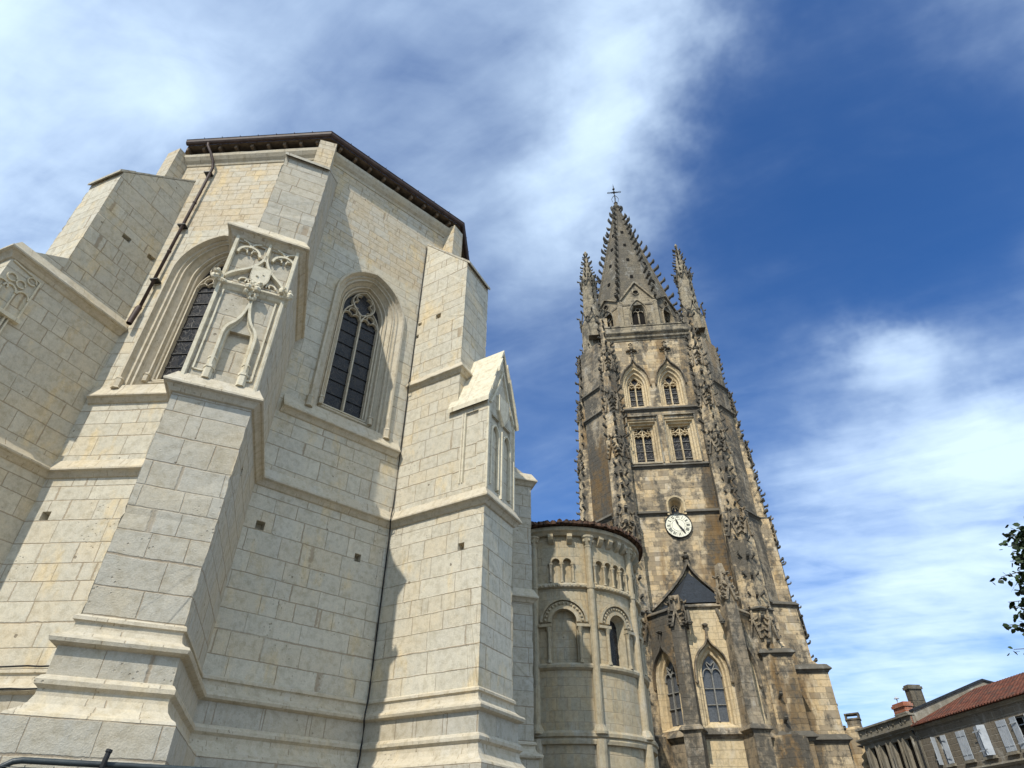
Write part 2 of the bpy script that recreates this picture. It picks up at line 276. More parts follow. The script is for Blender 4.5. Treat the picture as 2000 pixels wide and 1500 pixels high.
# ------------------------------------------------------------------ mesh builder
def V3(p): return Vector((p[0], p[1], p[2]))
class Fr:
    """vertical plane frame: u along the wall, z up, d outwards (towards the square)"""
    def __init__(s, o, ang): s.o = Vector((o[0], o[1])); s.a = ang; s.e = Vector((cos(ang), sin(ang))); s.n = Vector((sin(ang), -cos(ang)))
    def P(s, u, z, d=0): q = s.o + s.e * u + s.n * d; return Vector((q.x, q.y, z))
class MB:
    def __init__(s): s.v = []; s.f = []; s.mi = []; s.cur = 0
    def face(s, pts):
        i = len(s.v); s.v += [V3(p) for p in pts]; s.f.append(list(range(i, i + len(pts)))); s.mi.append(s.cur)
    def box8(s, p):   # p: 4 bottom, 4 top, same winding
        for q in ((0, 1, 2, 3), (4, 5, 6, 7), (0, 1, 5, 4), (1, 2, 6, 5), (2, 3, 7, 6), (3, 0, 4, 7)): s.face([p[i] for i in q])
    def fbox(s, fr, u0, u1, z0, z1, d0, d1):
        s.box8([fr.P(u0, z0, d0), fr.P(u1, z0, d0), fr.P(u1, z0, d1), fr.P(u0, z0, d1), fr.P(u0, z1, d0), fr.P(u1, z1, d0), fr.P(u1, z1, d1), fr.P(u0, z1, d1)])
    def prism(s, poly, z0, z1, top=None):
        top = top or poly; n = len(poly)
        for i in range(n):
            a, b = poly[i], poly[(i + 1) % n]; c, d_ = top[(i + 1) % n], top[i]
            s.face([(a[0], a[1], z0), (b[0], b[1], z0), (c[0], c[1], z1), (d_[0], d_[1], z1)])
        s.face([(p[0], p[1], z0) for p in poly]); s.face([(p[0], p[1], z1) for p in top])
    def cone(s, c, r0, r1, z0, z1, n=8, ph=22.5, cap=True):
        a = [(c[0] + r0 * cos(ph + 360 / n * i), c[1] + r0 * sin(ph + 360 / n * i)) for i in range(n)]
        b = [(c[0] + r1 * cos(ph + 360 / n * i), c[1] + r1 * sin(ph + 360 / n * i)) for i in range(n)]
        s.prism(a, z0, z1, b)
    def loft(s, loops, closed=False):
        for A, B in zip(loops, loops[1:]):
            n = len(A)
            for i in range(n if closed else n - 1):
                j = (i + 1) % n; s.face([A[i], A[j], B[j], B[i]])
    def tube(s, pts, r, n=8, cap=True):
        pts = [V3(p) for p in pts]; rings = []
        for i, p in enumerate(pts):
            t = (pts[min(i + 1, len(pts) - 1)] - pts[max(i - 1, 0)]).normalized()
            a = t.cross(Vector((0, 0, 1))); a = a.normalized() if a.length > .05 else t.cross(Vector((0, 1, 0))).normalized()
            b = t.cross(a).normalized(); rr = r[i] if isinstance(r, (list, tuple)) else r
            rings.append([p + (a * math.cos(2 * math.pi * k / n) + b * math.sin(2 * math.pi * k / n)) * rr for k in range(n)])
        s.loft(rings, True)
        if cap: s.face(rings[0]); s.face(rings[-1])
    def sweep(s, path, prof, closed=False, jit=0.0, step=.35, caps=True):
        """mitred moulding: path in plan, outward on the right hand side of travel; prof = [(out, z)]"""
        P = [Vector((p[0], p[1])) for p in path]; n = len(P); mit = []
        for i in range(n):
            a = P[i - 1] if (i > 0 or closed) else None; b = P[(i + 1) % n] if (i < n - 1 or closed) else None
            ns = []
            if a is not None: t = (P[i] - a).normalized(); ns.append(Vector((t.y, -t.x)))
            if b is not None: t = (b - P[i]).normalized(); ns.append(Vector((t.y, -t.x)))
            if len(ns) == 1: mit.append(ns[0])
            else: q = (ns[0] + ns[1]).normalized(); mit.append(q / max(q.dot(ns[0]), .25))
        loops = []
        for i in range(n if closed else n - 1):
            j = (i + 1) % n; L = (P[j] - P[i]).length; k = max(1, int(L / step)) if jit else 1
            for q in range(k):
                f = q / k; loops.append((P[i].lerp(P[j], f), mit[i].lerp(mit[j], f), q == 0))
        if closed: loops.append(loops[0])
        else: loops.append((P[-1], mit[-1], True))
        rings = []
        for p, mm, corner in loops:
            ring = []
            for (o, z) in prof:
                o2 = o
                if jit and o > .02: o2 = o - abs(noise.noise(Vector((p.x * 2.1, p.y * 2.1, z * 3)))) * jit * (3 if noise.noise(Vector((p.x * .9, p.y * .9, z))) > .25 else 1)
                ring.append(Vector((p.x + mm.x * o2, p.y + mm.y * o2, z)))
            rings.append(ring)
        s.loft(rings)
        if caps and not closed: s.face(rings[0]); s.face(rings[-1])
    def ribbon(s, fr, pts, w, d0, d1, closed=False, w2=None):
        """flat bar following a 2-D curve (u, z) on the frame, from depth d0 to d1; w2 = width at the front"""
        w2 = w if w2 is None else w2; n = len(pts); L0 = []; 
        for i, (u, z) in enumerate(pts):
            a = pts[(i - 1) % n] if (closed or i > 0) else pts[0]; b = pts[(i + 1) % n] if (closed or i < n - 1) else pts[-1]
            t = Vector((b[0] - a[0], b[1] - a[1])); t = t.normalized() if t.length > 1e-6 else Vector((0, 1)); q = Vector((-t.y, t.x))
            L0.append([fr.P(u + q.x * w / 2, z + q.y * w / 2, d0), fr.P(u + q.x * w2 / 2, z + q.y * w2 / 2, d1), fr.P(u - q.x * w2 / 2, z - q.y * w2 / 2, d1), fr.P(u - q.x * w / 2, z - q.y * w / 2, d0)])
        if closed: L0.append(L0[0])
        s.loft(L0, True)
        if not closed: s.face(L0[0]); s.face(L0[-1])
    def blob(s, c, r, n=6, sq=(1, 1, 1)):
        c = V3(c); rings = []
        for j in range(5):
            th = math.pi * (j / 4); rr = max(math.sin(th), .05) * r
            rings.append([c + Vector((rr * math.cos(2 * math.pi * k / n + j) * sq[0] * random.uniform(.8, 1.2), rr * math.sin(2 * math.pi * k / n + j) * sq[1] * random.uniform(.8, 1.2), -r * math.cos(th) * sq[2])) for k in range(n)])
        s.loft(rings, True)
    def crocket(s, p, out, size):
        """leafy hook: a stub that leaves the edge outwards and curls up into a knob"""
        p = V3(p); out = V3(out).normalized(); side = out.cross(Vector((0, 0, 1))).normalized(); up = Vector((0, 0, 1))
        st = [(0, -.18, .30), (.45, -.05, .24), (.85, .10, .34), (1.1, .34, .30), (.95, .55, .10)]
        rings = []
        for (o, z, r) in st:
            c = p + out * o * size + up * z * size; rr = r * size * random.uniform(1.05, 1.4)
            rings.append([c + side * rr * .8 - up * rr * .6, c + side * rr * .8 + up * rr * .5, c - side * rr * .8 + up * rr * .5, c - side * rr * .8 - up * rr * .6])
        s.loft(rings, True); s.face(rings[-1])
    def build(s, name, mat, parent=None, smooth=False, bev=0, merge=True):
        me = bpy.data.meshes.new(name); o = bpy.data.objects.new(name, me); C.objects.link(o)
        off = Vector((0, 0, -EYE))
        if parent is not None:
            o.parent = parent; q = parent
            while q is not None: off = off + q.location; q = q.parent
        me.from_pydata([tuple(v - off) for v in s.v], [], s.f)
        mats = mat if isinstance(mat, (list, tuple)) else [mat]
        for m in mats: me.materials.append(m)
        for p, i in zip(me.polygons, s.mi): p.material_index = i
        if merge:
            bm = bmesh.new(); bm.from_mesh(me); bmesh.ops.remove_doubles(bm, verts=bm.verts, dist=1e-4); bmesh.ops.dissolve_degenerate(bm, edges=bm.edges, dist=1e-5)
            bmesh.ops.recalc_face_normals(bm, faces=bm.faces)
            if bev:
                ed = [e for e in bm.edges if len(e.link_faces) == 2 and e.calc_face_angle(0) > .5]
                bmesh.ops.bevel(bm, geom=ed, offset=bev, segments=2, affect='EDGES', clamp_overlap=True)
            bm.to_mesh(me); bm.free()
        uvl = me.uv_layers.new(name='UVMap'); Z = Vector((0, 0, 1))
        for p in me.polygons:
            n = p.normal
            if abs(n.z) > .97: tt, bb = Vector((1, 0, 0)), Vector((0, 1, 0))
            else:
                tt = Z.cross(n).normalized()
                if tt.x + tt.y * .01 < 0: tt = -tt
                bb = Z if abs(n.z) < .12 else (Z - n * n.z).normalized()
            for li in p.loop_indices:
                co = me.vertices[me.loops[li].vertex_index].co + off
                uvl.data[li].uv = (co.dot(tt), co.dot(bb))
            p.use_smooth = smooth
        me.validate(); return o

def worn(o, lines, amt=.03):
    """chip and nick the vertical arrises that stand on the given plan points; lines = [(xy, inward)]"""
    off = Vector((0, 0, -EYE)); q = o.parent
    while q is not None: off = off + q.location; q = q.parent
    bm = bmesh.new(); bm.from_mesh(o.data); uvl = bm.loops.layers.uv.active
    for xy, inn in lines:
        X, Y = xy[0] - off.x, xy[1] - off.y; on = lambda v: abs(v.co.x - X) < .003 and abs(v.co.y - Y) < .003
        for e in [e for e in bm.edges if on(e.verts[0]) and on(e.verts[1])]:
            n = int(e.calc_length() / .09)
            if n > 1: bmesh.ops.subdivide_edges(bm, edges=[e], cuts=n)
        d_ = Vector((inn[0], inn[1], 0)).normalized()
        for v in bm.verts:
            if on(v):
                z = v.co.z; a = noise.noise(Vector((X * 7, Y * 7, z * 2.6))); b = noise.noise(Vector((Y * 9, X * 5, z * 8.5)))
                v.co += d_ * min(amt * 2, .003 + amt * 1.6 * max(0, b) ** 1.3 + amt * 3.2 * max(0, a - .32))
    bm.to_mesh(o.data); bm.free()
def tag(o, label=None, cat=None, group=None, kind=None):
    if label: o['label'] = label
    if cat: o['category'] = cat
    if group: o['group'] = group
    if kind: o['kind'] = kind
    return o
def thing(name, loc, label, cat, group=None):
    o = bpy.data.objects.new(name, None); C.objects.link(o); o.location = (loc[0], loc[1], loc[2]); o.empty_display_size = .3
    return tag(o, label, cat, group)

def arch(uc, w, zb, zs, rise, n=9):
    """opening outline from bottom left over the apex to bottom right"""
    L = [(uc - w, zb), (uc - w, zs)]; R = [(uc + w, zs), (uc + w, zb)]; left = []
    if rise <= .001: return L + [(uc, zs)] + R
    if rise >= w:
        Rr = (w * w + rise * rise) / (2 * w); cx = uc - w + Rr; a1 = math.asin(min(rise / Rr, 1))
        if rise / Rr >= .9999 and w >= Rr - 1e-4: a1 = math.pi / 2
        left = [(cx - Rr * math.cos(a1 * i / n), zs + Rr * math.sin(a1 * i / n)) for i in range(1, n + 1)]
    else: left = [(uc - w * math.cos(math.pi / 2 * i / n), zs + rise * math.sin(math.pi / 2 * i / n)) for i in range(1, n + 1)]
    left[-1] = (uc, zs + rise)
    right = [(2 * uc - a, b) for a, b in reversed(left[:-1])]
    return L + left + right + R

def grid_wall(mb, fr, u0, u1, z0, z1, holes=(), depth=.2, d=0):
    us = sorted({u0, u1} | {h[0] - h[2] / 2 for h in holes} | {h[0] + h[2] / 2 for h in holes})
    zs = sorted({z0, z1} | {h[1] - h[3] / 2 for h in holes} | {h[1] + h[3] / 2 for h in holes})
    for a, b in zip(us, us[1:]):
        for c, e in zip(zs, zs[1:]):
            m = ((a + b) / 2, (c + e) / 2)
            if any(abs(m[0] - h[0]) < h[2] / 2 and abs(m[1] - h[1]) < h[3] / 2 for h in holes): continue
            mb.face([fr.P(a, c, d), fr.P(b, c, d), fr.P(b, e, d), fr.P(a, e, d)])
    for (uc, zc, w, h) in holes:
        a, b, c, e = uc - w / 2, uc + w / 2, zc - h / 2, zc + h / 2; D = d - depth
        q = [(a, c), (b, c), (b, e), (a, e)]
        for i in range(4):
            p, r = q[i], q[(i + 1) % 4]; mb.face([fr.P(*p, d), fr.P(*r, d), fr.P(*r, D), fr.P(*p, D)])
        mb.face([fr.P(*p, D) for p in q])
def window_wall(mb, fr, u0, u1, z0, z1, loop, d=0):
    k = len(loop) // 2; uc = loop[k][0]; zb = loop[0][1]; za = loop[k][1]
    mb.face([fr.P(*p, d) for p in [(u0, z0), (uc, z0), (uc, zb)] + loop[:k + 1] + [(uc, z1), (u0, z1)]])
    mb.face([fr.P(*p, d) for p in [(u1, z0), (u1, z1), (uc, z1)] + loop[k:] + [(uc, zb), (uc, z0)]])
def reveal(mb, fr, specs, uc, n=9):
    """specs: (half width, depth, bottom z, spring z, rise)"""
    loops = [arch(uc, w, zb, zs, ri, n) for (w, dd, zb, zs, ri) in specs]
    L3 = [[fr.P(*p, sp[1]) for p in lp] for lp, sp in zip(loops, specs)]
    mb.loft(L3)
    for A, B in zip(L3, L3[1:]): mb.face([A[0], A[-1], B[-1], B[0]])
    return loops
def fill(mb, fr, loop, d):
    k = len(loop) // 2
    mb.face([fr.P(*p, d) for p in loop])
def qbez(p0, p1, p2, n=8): return [((1 - t) ** 2 * p0[0] + 2 * t * (1 - t) * p1[0] + t * t * p2[0], (1 - t) ** 2 * p0[1] + 2 * t * (1 - t) * p1[1] + t * t * p2[1]) for t in [i / n for i in range(n + 1)]]
def arc(cx, cz, r, a0, a1, n=10): return [(cx + r * cos(a0 + (a1 - a0) * i / n), cz + r * sin(a0 + (a1 - a0) * i / n)) for i in range(n + 1)]

def isect(p, a, q, b):
    d1 = Vector((cos(a), sin(a))); d2 = Vector((cos(b), sin(b))); w = Vector(q) - Vector(p); den = d1.x * d2.y - d1.y * d2.x
    t = (w.x * d2.y - w.y * d2.x) / den; return (p[0] + d1.x * t, p[1] + d1.y * t)
exec_parts = []

# ================================================================== GROUND
mb = MB(); mb.face([(-700, -700, -EYE), (700, -700, -EYE), (700, 700, -EYE), (-700, 700, -EYE)])
tag(mb.build('ground', M['paving']), kind='structure')

# ================================================================== GOTHIC CHEVET (near church)
# plan corners, travelling left to right as seen from the square; outward is on the right-hand side
A = (-3.10, 15.20); Lc = (-10.45, 12.63)
FR1 = (-4.93, 9.85); FL1 = (-6.20, 9.28); FL2 = (-.64, 13.71); FR2 = (.06, 15.05)
a1, a2, a3, a0, a4 = -4.0, 41.7, 87.0, -49.0, 132.0
c12 = isect(Lc, a1, A, a2); c23 = (A[0] + .95 * cos(a2), A[1] + .95 * sin(a2)); c34 = (c23[0] + 5.3 * cos(a3), c23[1] + 5.3 * sin(a3))
c01 = (Lc[0] - .95 * cos(a1), Lc[1] - .95 * sin(a1)); cW = (c01[0] - 20 * cos(a0), c01[1] - 20 * sin(a0)); cE = (c34[0] + 20 * cos(a4), c34[1] + 20 * sin(a4))
b1, b2, b0, b3 = 106.8, 148.8, 67.2, 198.0                      # from each buttress front back to the wall
IL1 = isect(FL1, b1, Lc, a1); IR1 = isect(FR1, b1, A, a2)
IR2 = isect(FR2, b2, c23, a3)
FR0 = (Lc[0] + 2.95 * cos(b0 + 180), Lc[1] + 2.95 * sin(b0 + 180)); FL0 = (FR0[0] - 1.45 * cos(-22), FR0[1] - 1.45 * sin(-22)); IL0 = isect(FL0, b0, c01, a0)
FL3 = (.72, 20.9); FR3 = (FL3[0] + 1.45 * cos(108), FL3[1] + 1.45 * sin(108)); IL3 = isect(FL3, b3, c23, a3); IR3 = isect(FR3, b3, c34, a4)
OUT = [cW, IL0, FL0, FR0, Lc, IL1, FL1, FR1, IR1, A, FL2, FR2, IR2, IL3, FL3, FR3, IR3, cE]
BUT = {0: (IL0, FL0, FR0, Lc, b0), 1: (IL1, FL1, FR1, IR1, b1), 2: (A, FL2, FR2, IR2, b2), 3: (IL3, FL3, FR3, IR3, b3)}
CORN = {0: c01, 1: c12, 2: c23, 3: c34}
def seg(p, q): return Fr(p, math.degrees(math.atan2(q[1] - p[1], q[0] - p[0]))), math.hypot(q[0] - p[0], q[1] - p[1])
church = thing('church_apse', (-6, 14, 0), 'pale limestone Gothic church apse with stepped buttresses filling the left of the square', 'church')

STR = [(-.04, .34), (.03, .30), (.15, .07), (.18, .03), (.18, -.01), (.15, -.03), (.125, -.035), (.08, -.08), (.04, -.14), (-.04, -.17)]
def prof(z, k=1.0, s=STR): return [(o * k if o > 0 else o, z + h * k) for o, h in s]

# walls ------------------------------------------------------------
def near_window(fr, uc, idx):
    sp = [(1.13, 0, 9.36), (1.08, -.07, 9.40), (1.02, -.06, 9.44), (1.0, -.14, 9.5), (.93, -.13, 9.54), (.915, -.20, 9.6), (.89, -.17, 9.6), (.86, -.24, 9.64), (.80, -.35, 9.72), (.785, -.30, 9.76), (.75, -.31, 9.8), (.735, -.42, 9.84), (.71, -.44, 9.88), (.70, -.40, 9.9), (.67, -.42, 9.95), (.645, -.60, 10.05)]
    specs = [(w, dd, zb, 13.6, w * .78 + .52) for (w, dd, zb) in sp]
    mb = MB(); loops = reveal(mb, fr, specs, uc, 12)
    win = mb.build('window', M['mould'], church, smooth=False)
    tag(win, label=['deep moulded pointed window partly hidden by the carved buttress', 'deep moulded pointed window with twin lights in shadow', 'moulded window on the side turned away'][idx])
    mb = MB()
    hp = arch(uc, 1.17, 9.5, 13.6, 1.17 * .78 + .52, 12)
    mb.ribbon(fr, hp, .13, -.02, .09, w2=.06)
    for sgn in (-1, 1):
        mb.cone(fr.P(uc + sgn * 1.17, 0, .03), .10, .10, 9.40, 9.62, 6); mb.cone(fr.P(uc + sgn * 1.17, 0, .03), .12, .09, 9.34, 9.42, 6); mb.cone(fr.P(uc + sgn * 1.17, 0, .03), .11, .08, 9.62, 9.68, 6)
        mb.cone(fr.P(uc + sgn * .76, 0, -.27), .07, .07, 9.78, 9.98, 6); mb.cone(fr.P(uc + sgn * .76, 0, -.27), .09, .06, 9.98, 10.04, 6)
    mb.build('hood_mould', M['mould'], win)
    mb = MB(); gl = arch(uc, .66, 10.0, 13.6, 1.04, 12); fill(mb, fr, gl, -.58); mb.build('glass', M['glass'], win)
    mb = MB(); w = .065; D0, D1 = -.58, -.46
    mb.ribbon(fr, [(uc, 10.0), (uc, 13.32)], w, D0, D1, w2=.04)
    for s in (-1, 1):
        mb.ribbon(fr, [(uc + s * .62, 10.0), (uc + s * .62, 13.3)], w, D0, D1, w2=.04)
        X = lambda x: uc + s * x
        mb.ribbon(fr, [(X(a), z) for a, z in qbez((0, 13.3), (.02, 13.62), (.26, 13.80)) + qbez((.26, 13.80), (.40, 13.95), (.38, 14.15))[1:] + qbez((.38, 14.15), (.30, 14.45), (0, 14.60))[1:]], w * .9, D0, D1, w2=.03)
        mb.ribbon(fr, [(X(a), z) for a, z in qbez((.62, 13.3), (.60, 13.62), (.36, 13.86))], w * .8, D0, D1, w2=.03)
        for (cx, cz, r, q0, q1) in [(.17, 13.42, .13, 190, 20), (.45, 13.42, .13, 160, -10), (.31, 13.62, .13, 210, -30)]:
            mb.ribbon(fr, [(X(a), z) for a, z in arc(cx, cz, r, q0, q1, 8)], .035, D0, D1 - .02, w2=.02)
        for (cx, cz, r, q0, q1) in [(.17, 13.98, .15, -95, 80), (.14, 14.28, .13, -70, 110)]:
            mb.ribbon(fr, [(X(a), z) for a, z in arc(cx, cz, r, q0, q1, 8)], .035, D0, D1 - .02, w2=.02)
    mb.ribbon(fr, [(uc - .13, 13.72), (uc, 13.62), (uc + .13, 13.72)], .035, D0, D1 - .02)
    mb.build('tracery', M['mould'], win)
    for i in range(7): 
        mb = MB(); z = 10.45 + i * .47; mb.ribbon(fr, [(uc - .62, z), (uc + .62, z)], .022, -.575, -.55); mb.build('saddle_bar', M['iron'], win)
    return loops[0]

def put_wall(p, q, win_u, idx, holes, left=.0, right=.0):
    fr, ln = seg(p, q)
    mb = MB(); grid_wall(mb, fr, 0, ln, -EYE, 9.05, holes, .22)
    if win_u is None: grid_wall(mb, fr, 0, ln, 9.05, 15.4)
    else:
        loop = near_window(fr, win_u, idx); window_wall(mb, fr, 0, ln, 9.05, 15.4, loop)
    ca_, cb_ = {0: (c01, c12), 1: (c12, c23), 2: (c23, c34)}[idx]; ua = (Vector(ca_) - fr.o).dot(fr.e); ub = (Vector(cb_) - fr.o).dot(fr.e)
    grid_wall(mb, fr, min(ua, 0), 0, 9.05, 15.4); grid_wall(mb, fr, ln, max(ub, ln), 9.05, 15.4)
    w = mb.build('wall', M['wall'], church)
    # shafts of wall behind the buttress tops
    mb = MB(); ca, cb = {0: (c01, c12), 1: (c12, c23), 2: (c23, c34)}[idx]; fw_, lw_ = seg(ca, cb); grid_wall(mb, fw_, 0, lw_, 15.4, 19.15); mb.build('upper_wall', M['upper'], church)
    mb = MB()
    if win_u is not None:
        e = .10
        P0 = fr.P(e, 0); P1 = fr.P(ln - e, 0)
        mb.sweep([P0[:2], P1[:2]], [(-.1, .50 + 9.05), (.0, .42 + 9.05)] + prof(9.05)[1:], jit=.012)
        mb.build('sill_string', M['mould'], church)
    return fr, ln
putlog = .17
fp1, l1 = put_wall(Lc, IL1, 1.80, 0, [(.40, 5.95, .20, .20), (2.6, 3.9, .07, .07), (2.3, 4.7, .05, .05)], .95, .95)
fp2, l2 = put_wall(IR1, A, l1 * 0 + math.hypot(A[0] - IR1[0], A[1] - IR1[1]) - 1.71, 1, [(.36, 5.95, .20, .20), (l1 - .48, 5.88, .17, .20)], .95, .95)
put_wall(IR2, IL3, 1.7, 2, [], .95, .95)
fr, ln = seg(cW, IL0); mb = MB(); grid_wall(mb, fr, 0, ln + .95, -EYE, 19.15); mb.build('wall', M['wall'], church)
fr, ln = seg(IR3, cE); mb = MB(); grid_wall(mb, fr, -.95, ln, -EYE, 19.15); mb.build('wall', M['wall'], church)
fr, ln = seg(cE, cW); mb = MB(); grid_wall(mb, fr, 0, ln, -EYE, 19.15); mb.build('wall', M['wall'], church)

# plinth and main string run round walls and buttresses in one line
mb = MB()
for pr_, k_ in (([(-.05, 2.86), (.02, 2.85), (.055, 2.82), (.06, 2.77), (.03, 2.755), (.015, 2.735), (.02, 2.67), (.05, 2.60), (.11, 2.55), (.19, 2.52), (.21, 2.48), (.195, 2.43), (.14, 2.405), (.09, 2.39)], 1), ([(.09, 2.39), (.09, 2.02)], 0),
               ([(.09, 2.02), (.13, 2.0), (.165, 1.95), (.165, 1.89), (.13, 1.86), (.11, 1.84), (.115, 1.76), (.15, 1.66), (.22, 1.58), (.30, 1.53), (.32, 1.49)], 1), ([(.32, 1.49), (.33, -.2), (.38, -.3), (.38, -EYE)], 0)):
    mb.cur = k_; mb.sweep(OUT, pr_, jit=.008, step=.25, caps=False)
mb.build('plinth', [M['but'], M['mould']], church)
mb = MB(); mb.sweep(OUT, prof(7.0), jit=.013, step=.22, caps=False); mb.build('string_course', M['mould'], church)

# cornice, rafters, gutter, roof
EAV = [cW, c01, c12, c23, c34, cE]
mb = MB(); mb.sweep(EAV, [(-.05, 18.80), (.03, 18.82), (.06, 18.90), (.14, 18.98), (.22, 19.10), (.24, 19.22), (-.05, 19.24)], jit=.01, step=.4, caps=False); mb.build('cornice', M['mould'], church)
def offs(path, d):
    out = []
    for i in range(1, len(path) - 1):
        a, b, c = Vector(path[i - 1]), Vector(path[i]), Vector(path[i + 1]); t1 = (b - a).normalized(); t2 = (c - b).normalized()
        n1 = Vector((t1.y, -t1.x)); n2 = Vector((t2.y, -t2.x)); q = (n1 + n2).normalized(); b2_ = b + q * d / q.dot(n1); out.append((b2_.x, b2_.y))
    t = (Vector(path[1]) - Vector(path[0])).normalized(); s0 = Vector(path[0]) + Vector((t.y, -t.x)) * d
    t = (Vector(path[-1]) - Vector(path[-2])).normalized(); s1 = Vector(path[-1]) + Vector((t.y, -t.x)) * d
    return [tuple(s0)] + out + [tuple(s1)]
E1 = offs(EAV, .37); _n = Vector((sin(a1), -cos(a1))); _t = Vector((cos(a1), sin(a1))); E1[1] = tuple(Vector(c01) + _n * .37 + _t * .30); E1[0] = tuple(Vector(cW) + Vector((sin(a0), -cos(a0))) * .05); ctr = (sum(p[0] for p in (c01, c12, c23, c34)) / 4 - 3.2, sum(p[1] for p in (c01, c12, c23, c34)) / 4 + 2.6)
far = (ctr[0] + 18 * cos(132), ctr[1] + 18 * sin(132))
roof = MB(); ZE, ZR = 19.53, 23.2
for i in range(5):
    p, q = E1[i], E1[i + 1]
    if i == 0: roof.face([(*p, ZE), (*q, ZE), (*ctr, ZR), (*far, ZR)])
    elif i == 4: roof.face([(*p, ZE), (*q, ZE), (*far, ZR), (*ctr, ZR)])
    else: roof.face([(*p, ZE), (*q, ZE), (*ctr, ZR)])
rf = roof.build('roof', M['tiled'], church)
sof = MB()
I1 = offs(EAV, -.1); I1[1] = tuple(Vector(c01) - _n * .1 + _t * .25)
for i in range(5): sof.face([(*E1[i], ZE - .03), (*E1[i + 1], ZE - .03), (*I1[i + 1], ZE + .10), (*I1[i], ZE + .10)])
sof.build('soffit_boards', M['wood'], rf)
for (p, q) in ((c01, c12), (c12, c23), (c23, c34)):
    fr, ln = seg(p, q); n = 9
    for i in range(n):
        u = .3 + (ln - .6) * i / (n - 1); mb = MB()
        mb.box8([fr.P(u - .045, 19.30, .0), fr.P(u + .045, 19.30, .0), fr.P(u + .045, 19.34, .33), fr.P(u - .045, 19.34, .33), fr.P(u - .045, 19.54, .0), fr.P(u + .045, 19.54, .0), fr.P(u + .045, 19.50, .33), fr.P(u - .045, 19.50, .33)])
        mb.build('rafter', M['wood'], rf)
G1 = offs(EAV, .44); G1[1] = tuple(Vector(c01) + _n * .44 + _t * .28)
gp = [(*G1[1], 19.56), (*G1[2], 19.56), (*G1[3], 19.56), (*G1[4], 19.56)]
mb = MB(); mb.sweep([p[:2] for p in gp], [(-.08, 19.62), (-.075, 19.54), (-.04, 19.49), (0, 19.475), (.04, 19.49), (.075, 19.54), (.085, 19.64), (.10, 19.65), (.07, 19.66), (.06, 19.61), (-.055, 19.61)])
for a, b in zip(gp, gp[1:]):
    for i in range(1, 8):
        q = V3(a).lerp(V3(b), i / 8); t = (V3(b) - V3(a)).normalized(); nn = Vector((t.y, -t.x, 0))
        mb.tube([q - nn * .09 + Vector((0, 0, .10)), q + nn * .12 + Vector((0, 0, .11))], .012, 5)
gut = mb.build('gutter', M['zinc'], church)
# downpipe
px = lambda u, z, d: fp1.P(u, z, d)
mb = MB(); mb.tube([px(.10, 19.50, .45), px(.12, 19.36, .44), px(.28, 19.05, .34), px(.40, 18.72, .22), px(.42, 18.45, .15), px(.40, 17.5, .14), px(.30, 12.05, .14)], .045, 10)
for z in (16.6, 14.3): mb.tube([px(.385 - (16.6 - z) * .017, z, .14), px(.385 - (16.6 - z) * .017, z + .06, .14)], .058, 10)
dp = mb.build('downpipe', M['zinc'], church, smooth=True)
for z in (18.2, 15.5, 13.1):
    mb = MB(); mb.fbox(fp1, .22, .46, z, z + .04, 0, .20); mb.build('pipe_bracket', M['iron'], dp)
mb = MB(); mb.tube([px(.30, 12.05, .14), px(.29, 11.98, .16), px(.28, 11.4, .20)], [.072, .078, .072], 12, cap=False); mb.build('pipe_socket', M['zinc'], dp, smooth=True)

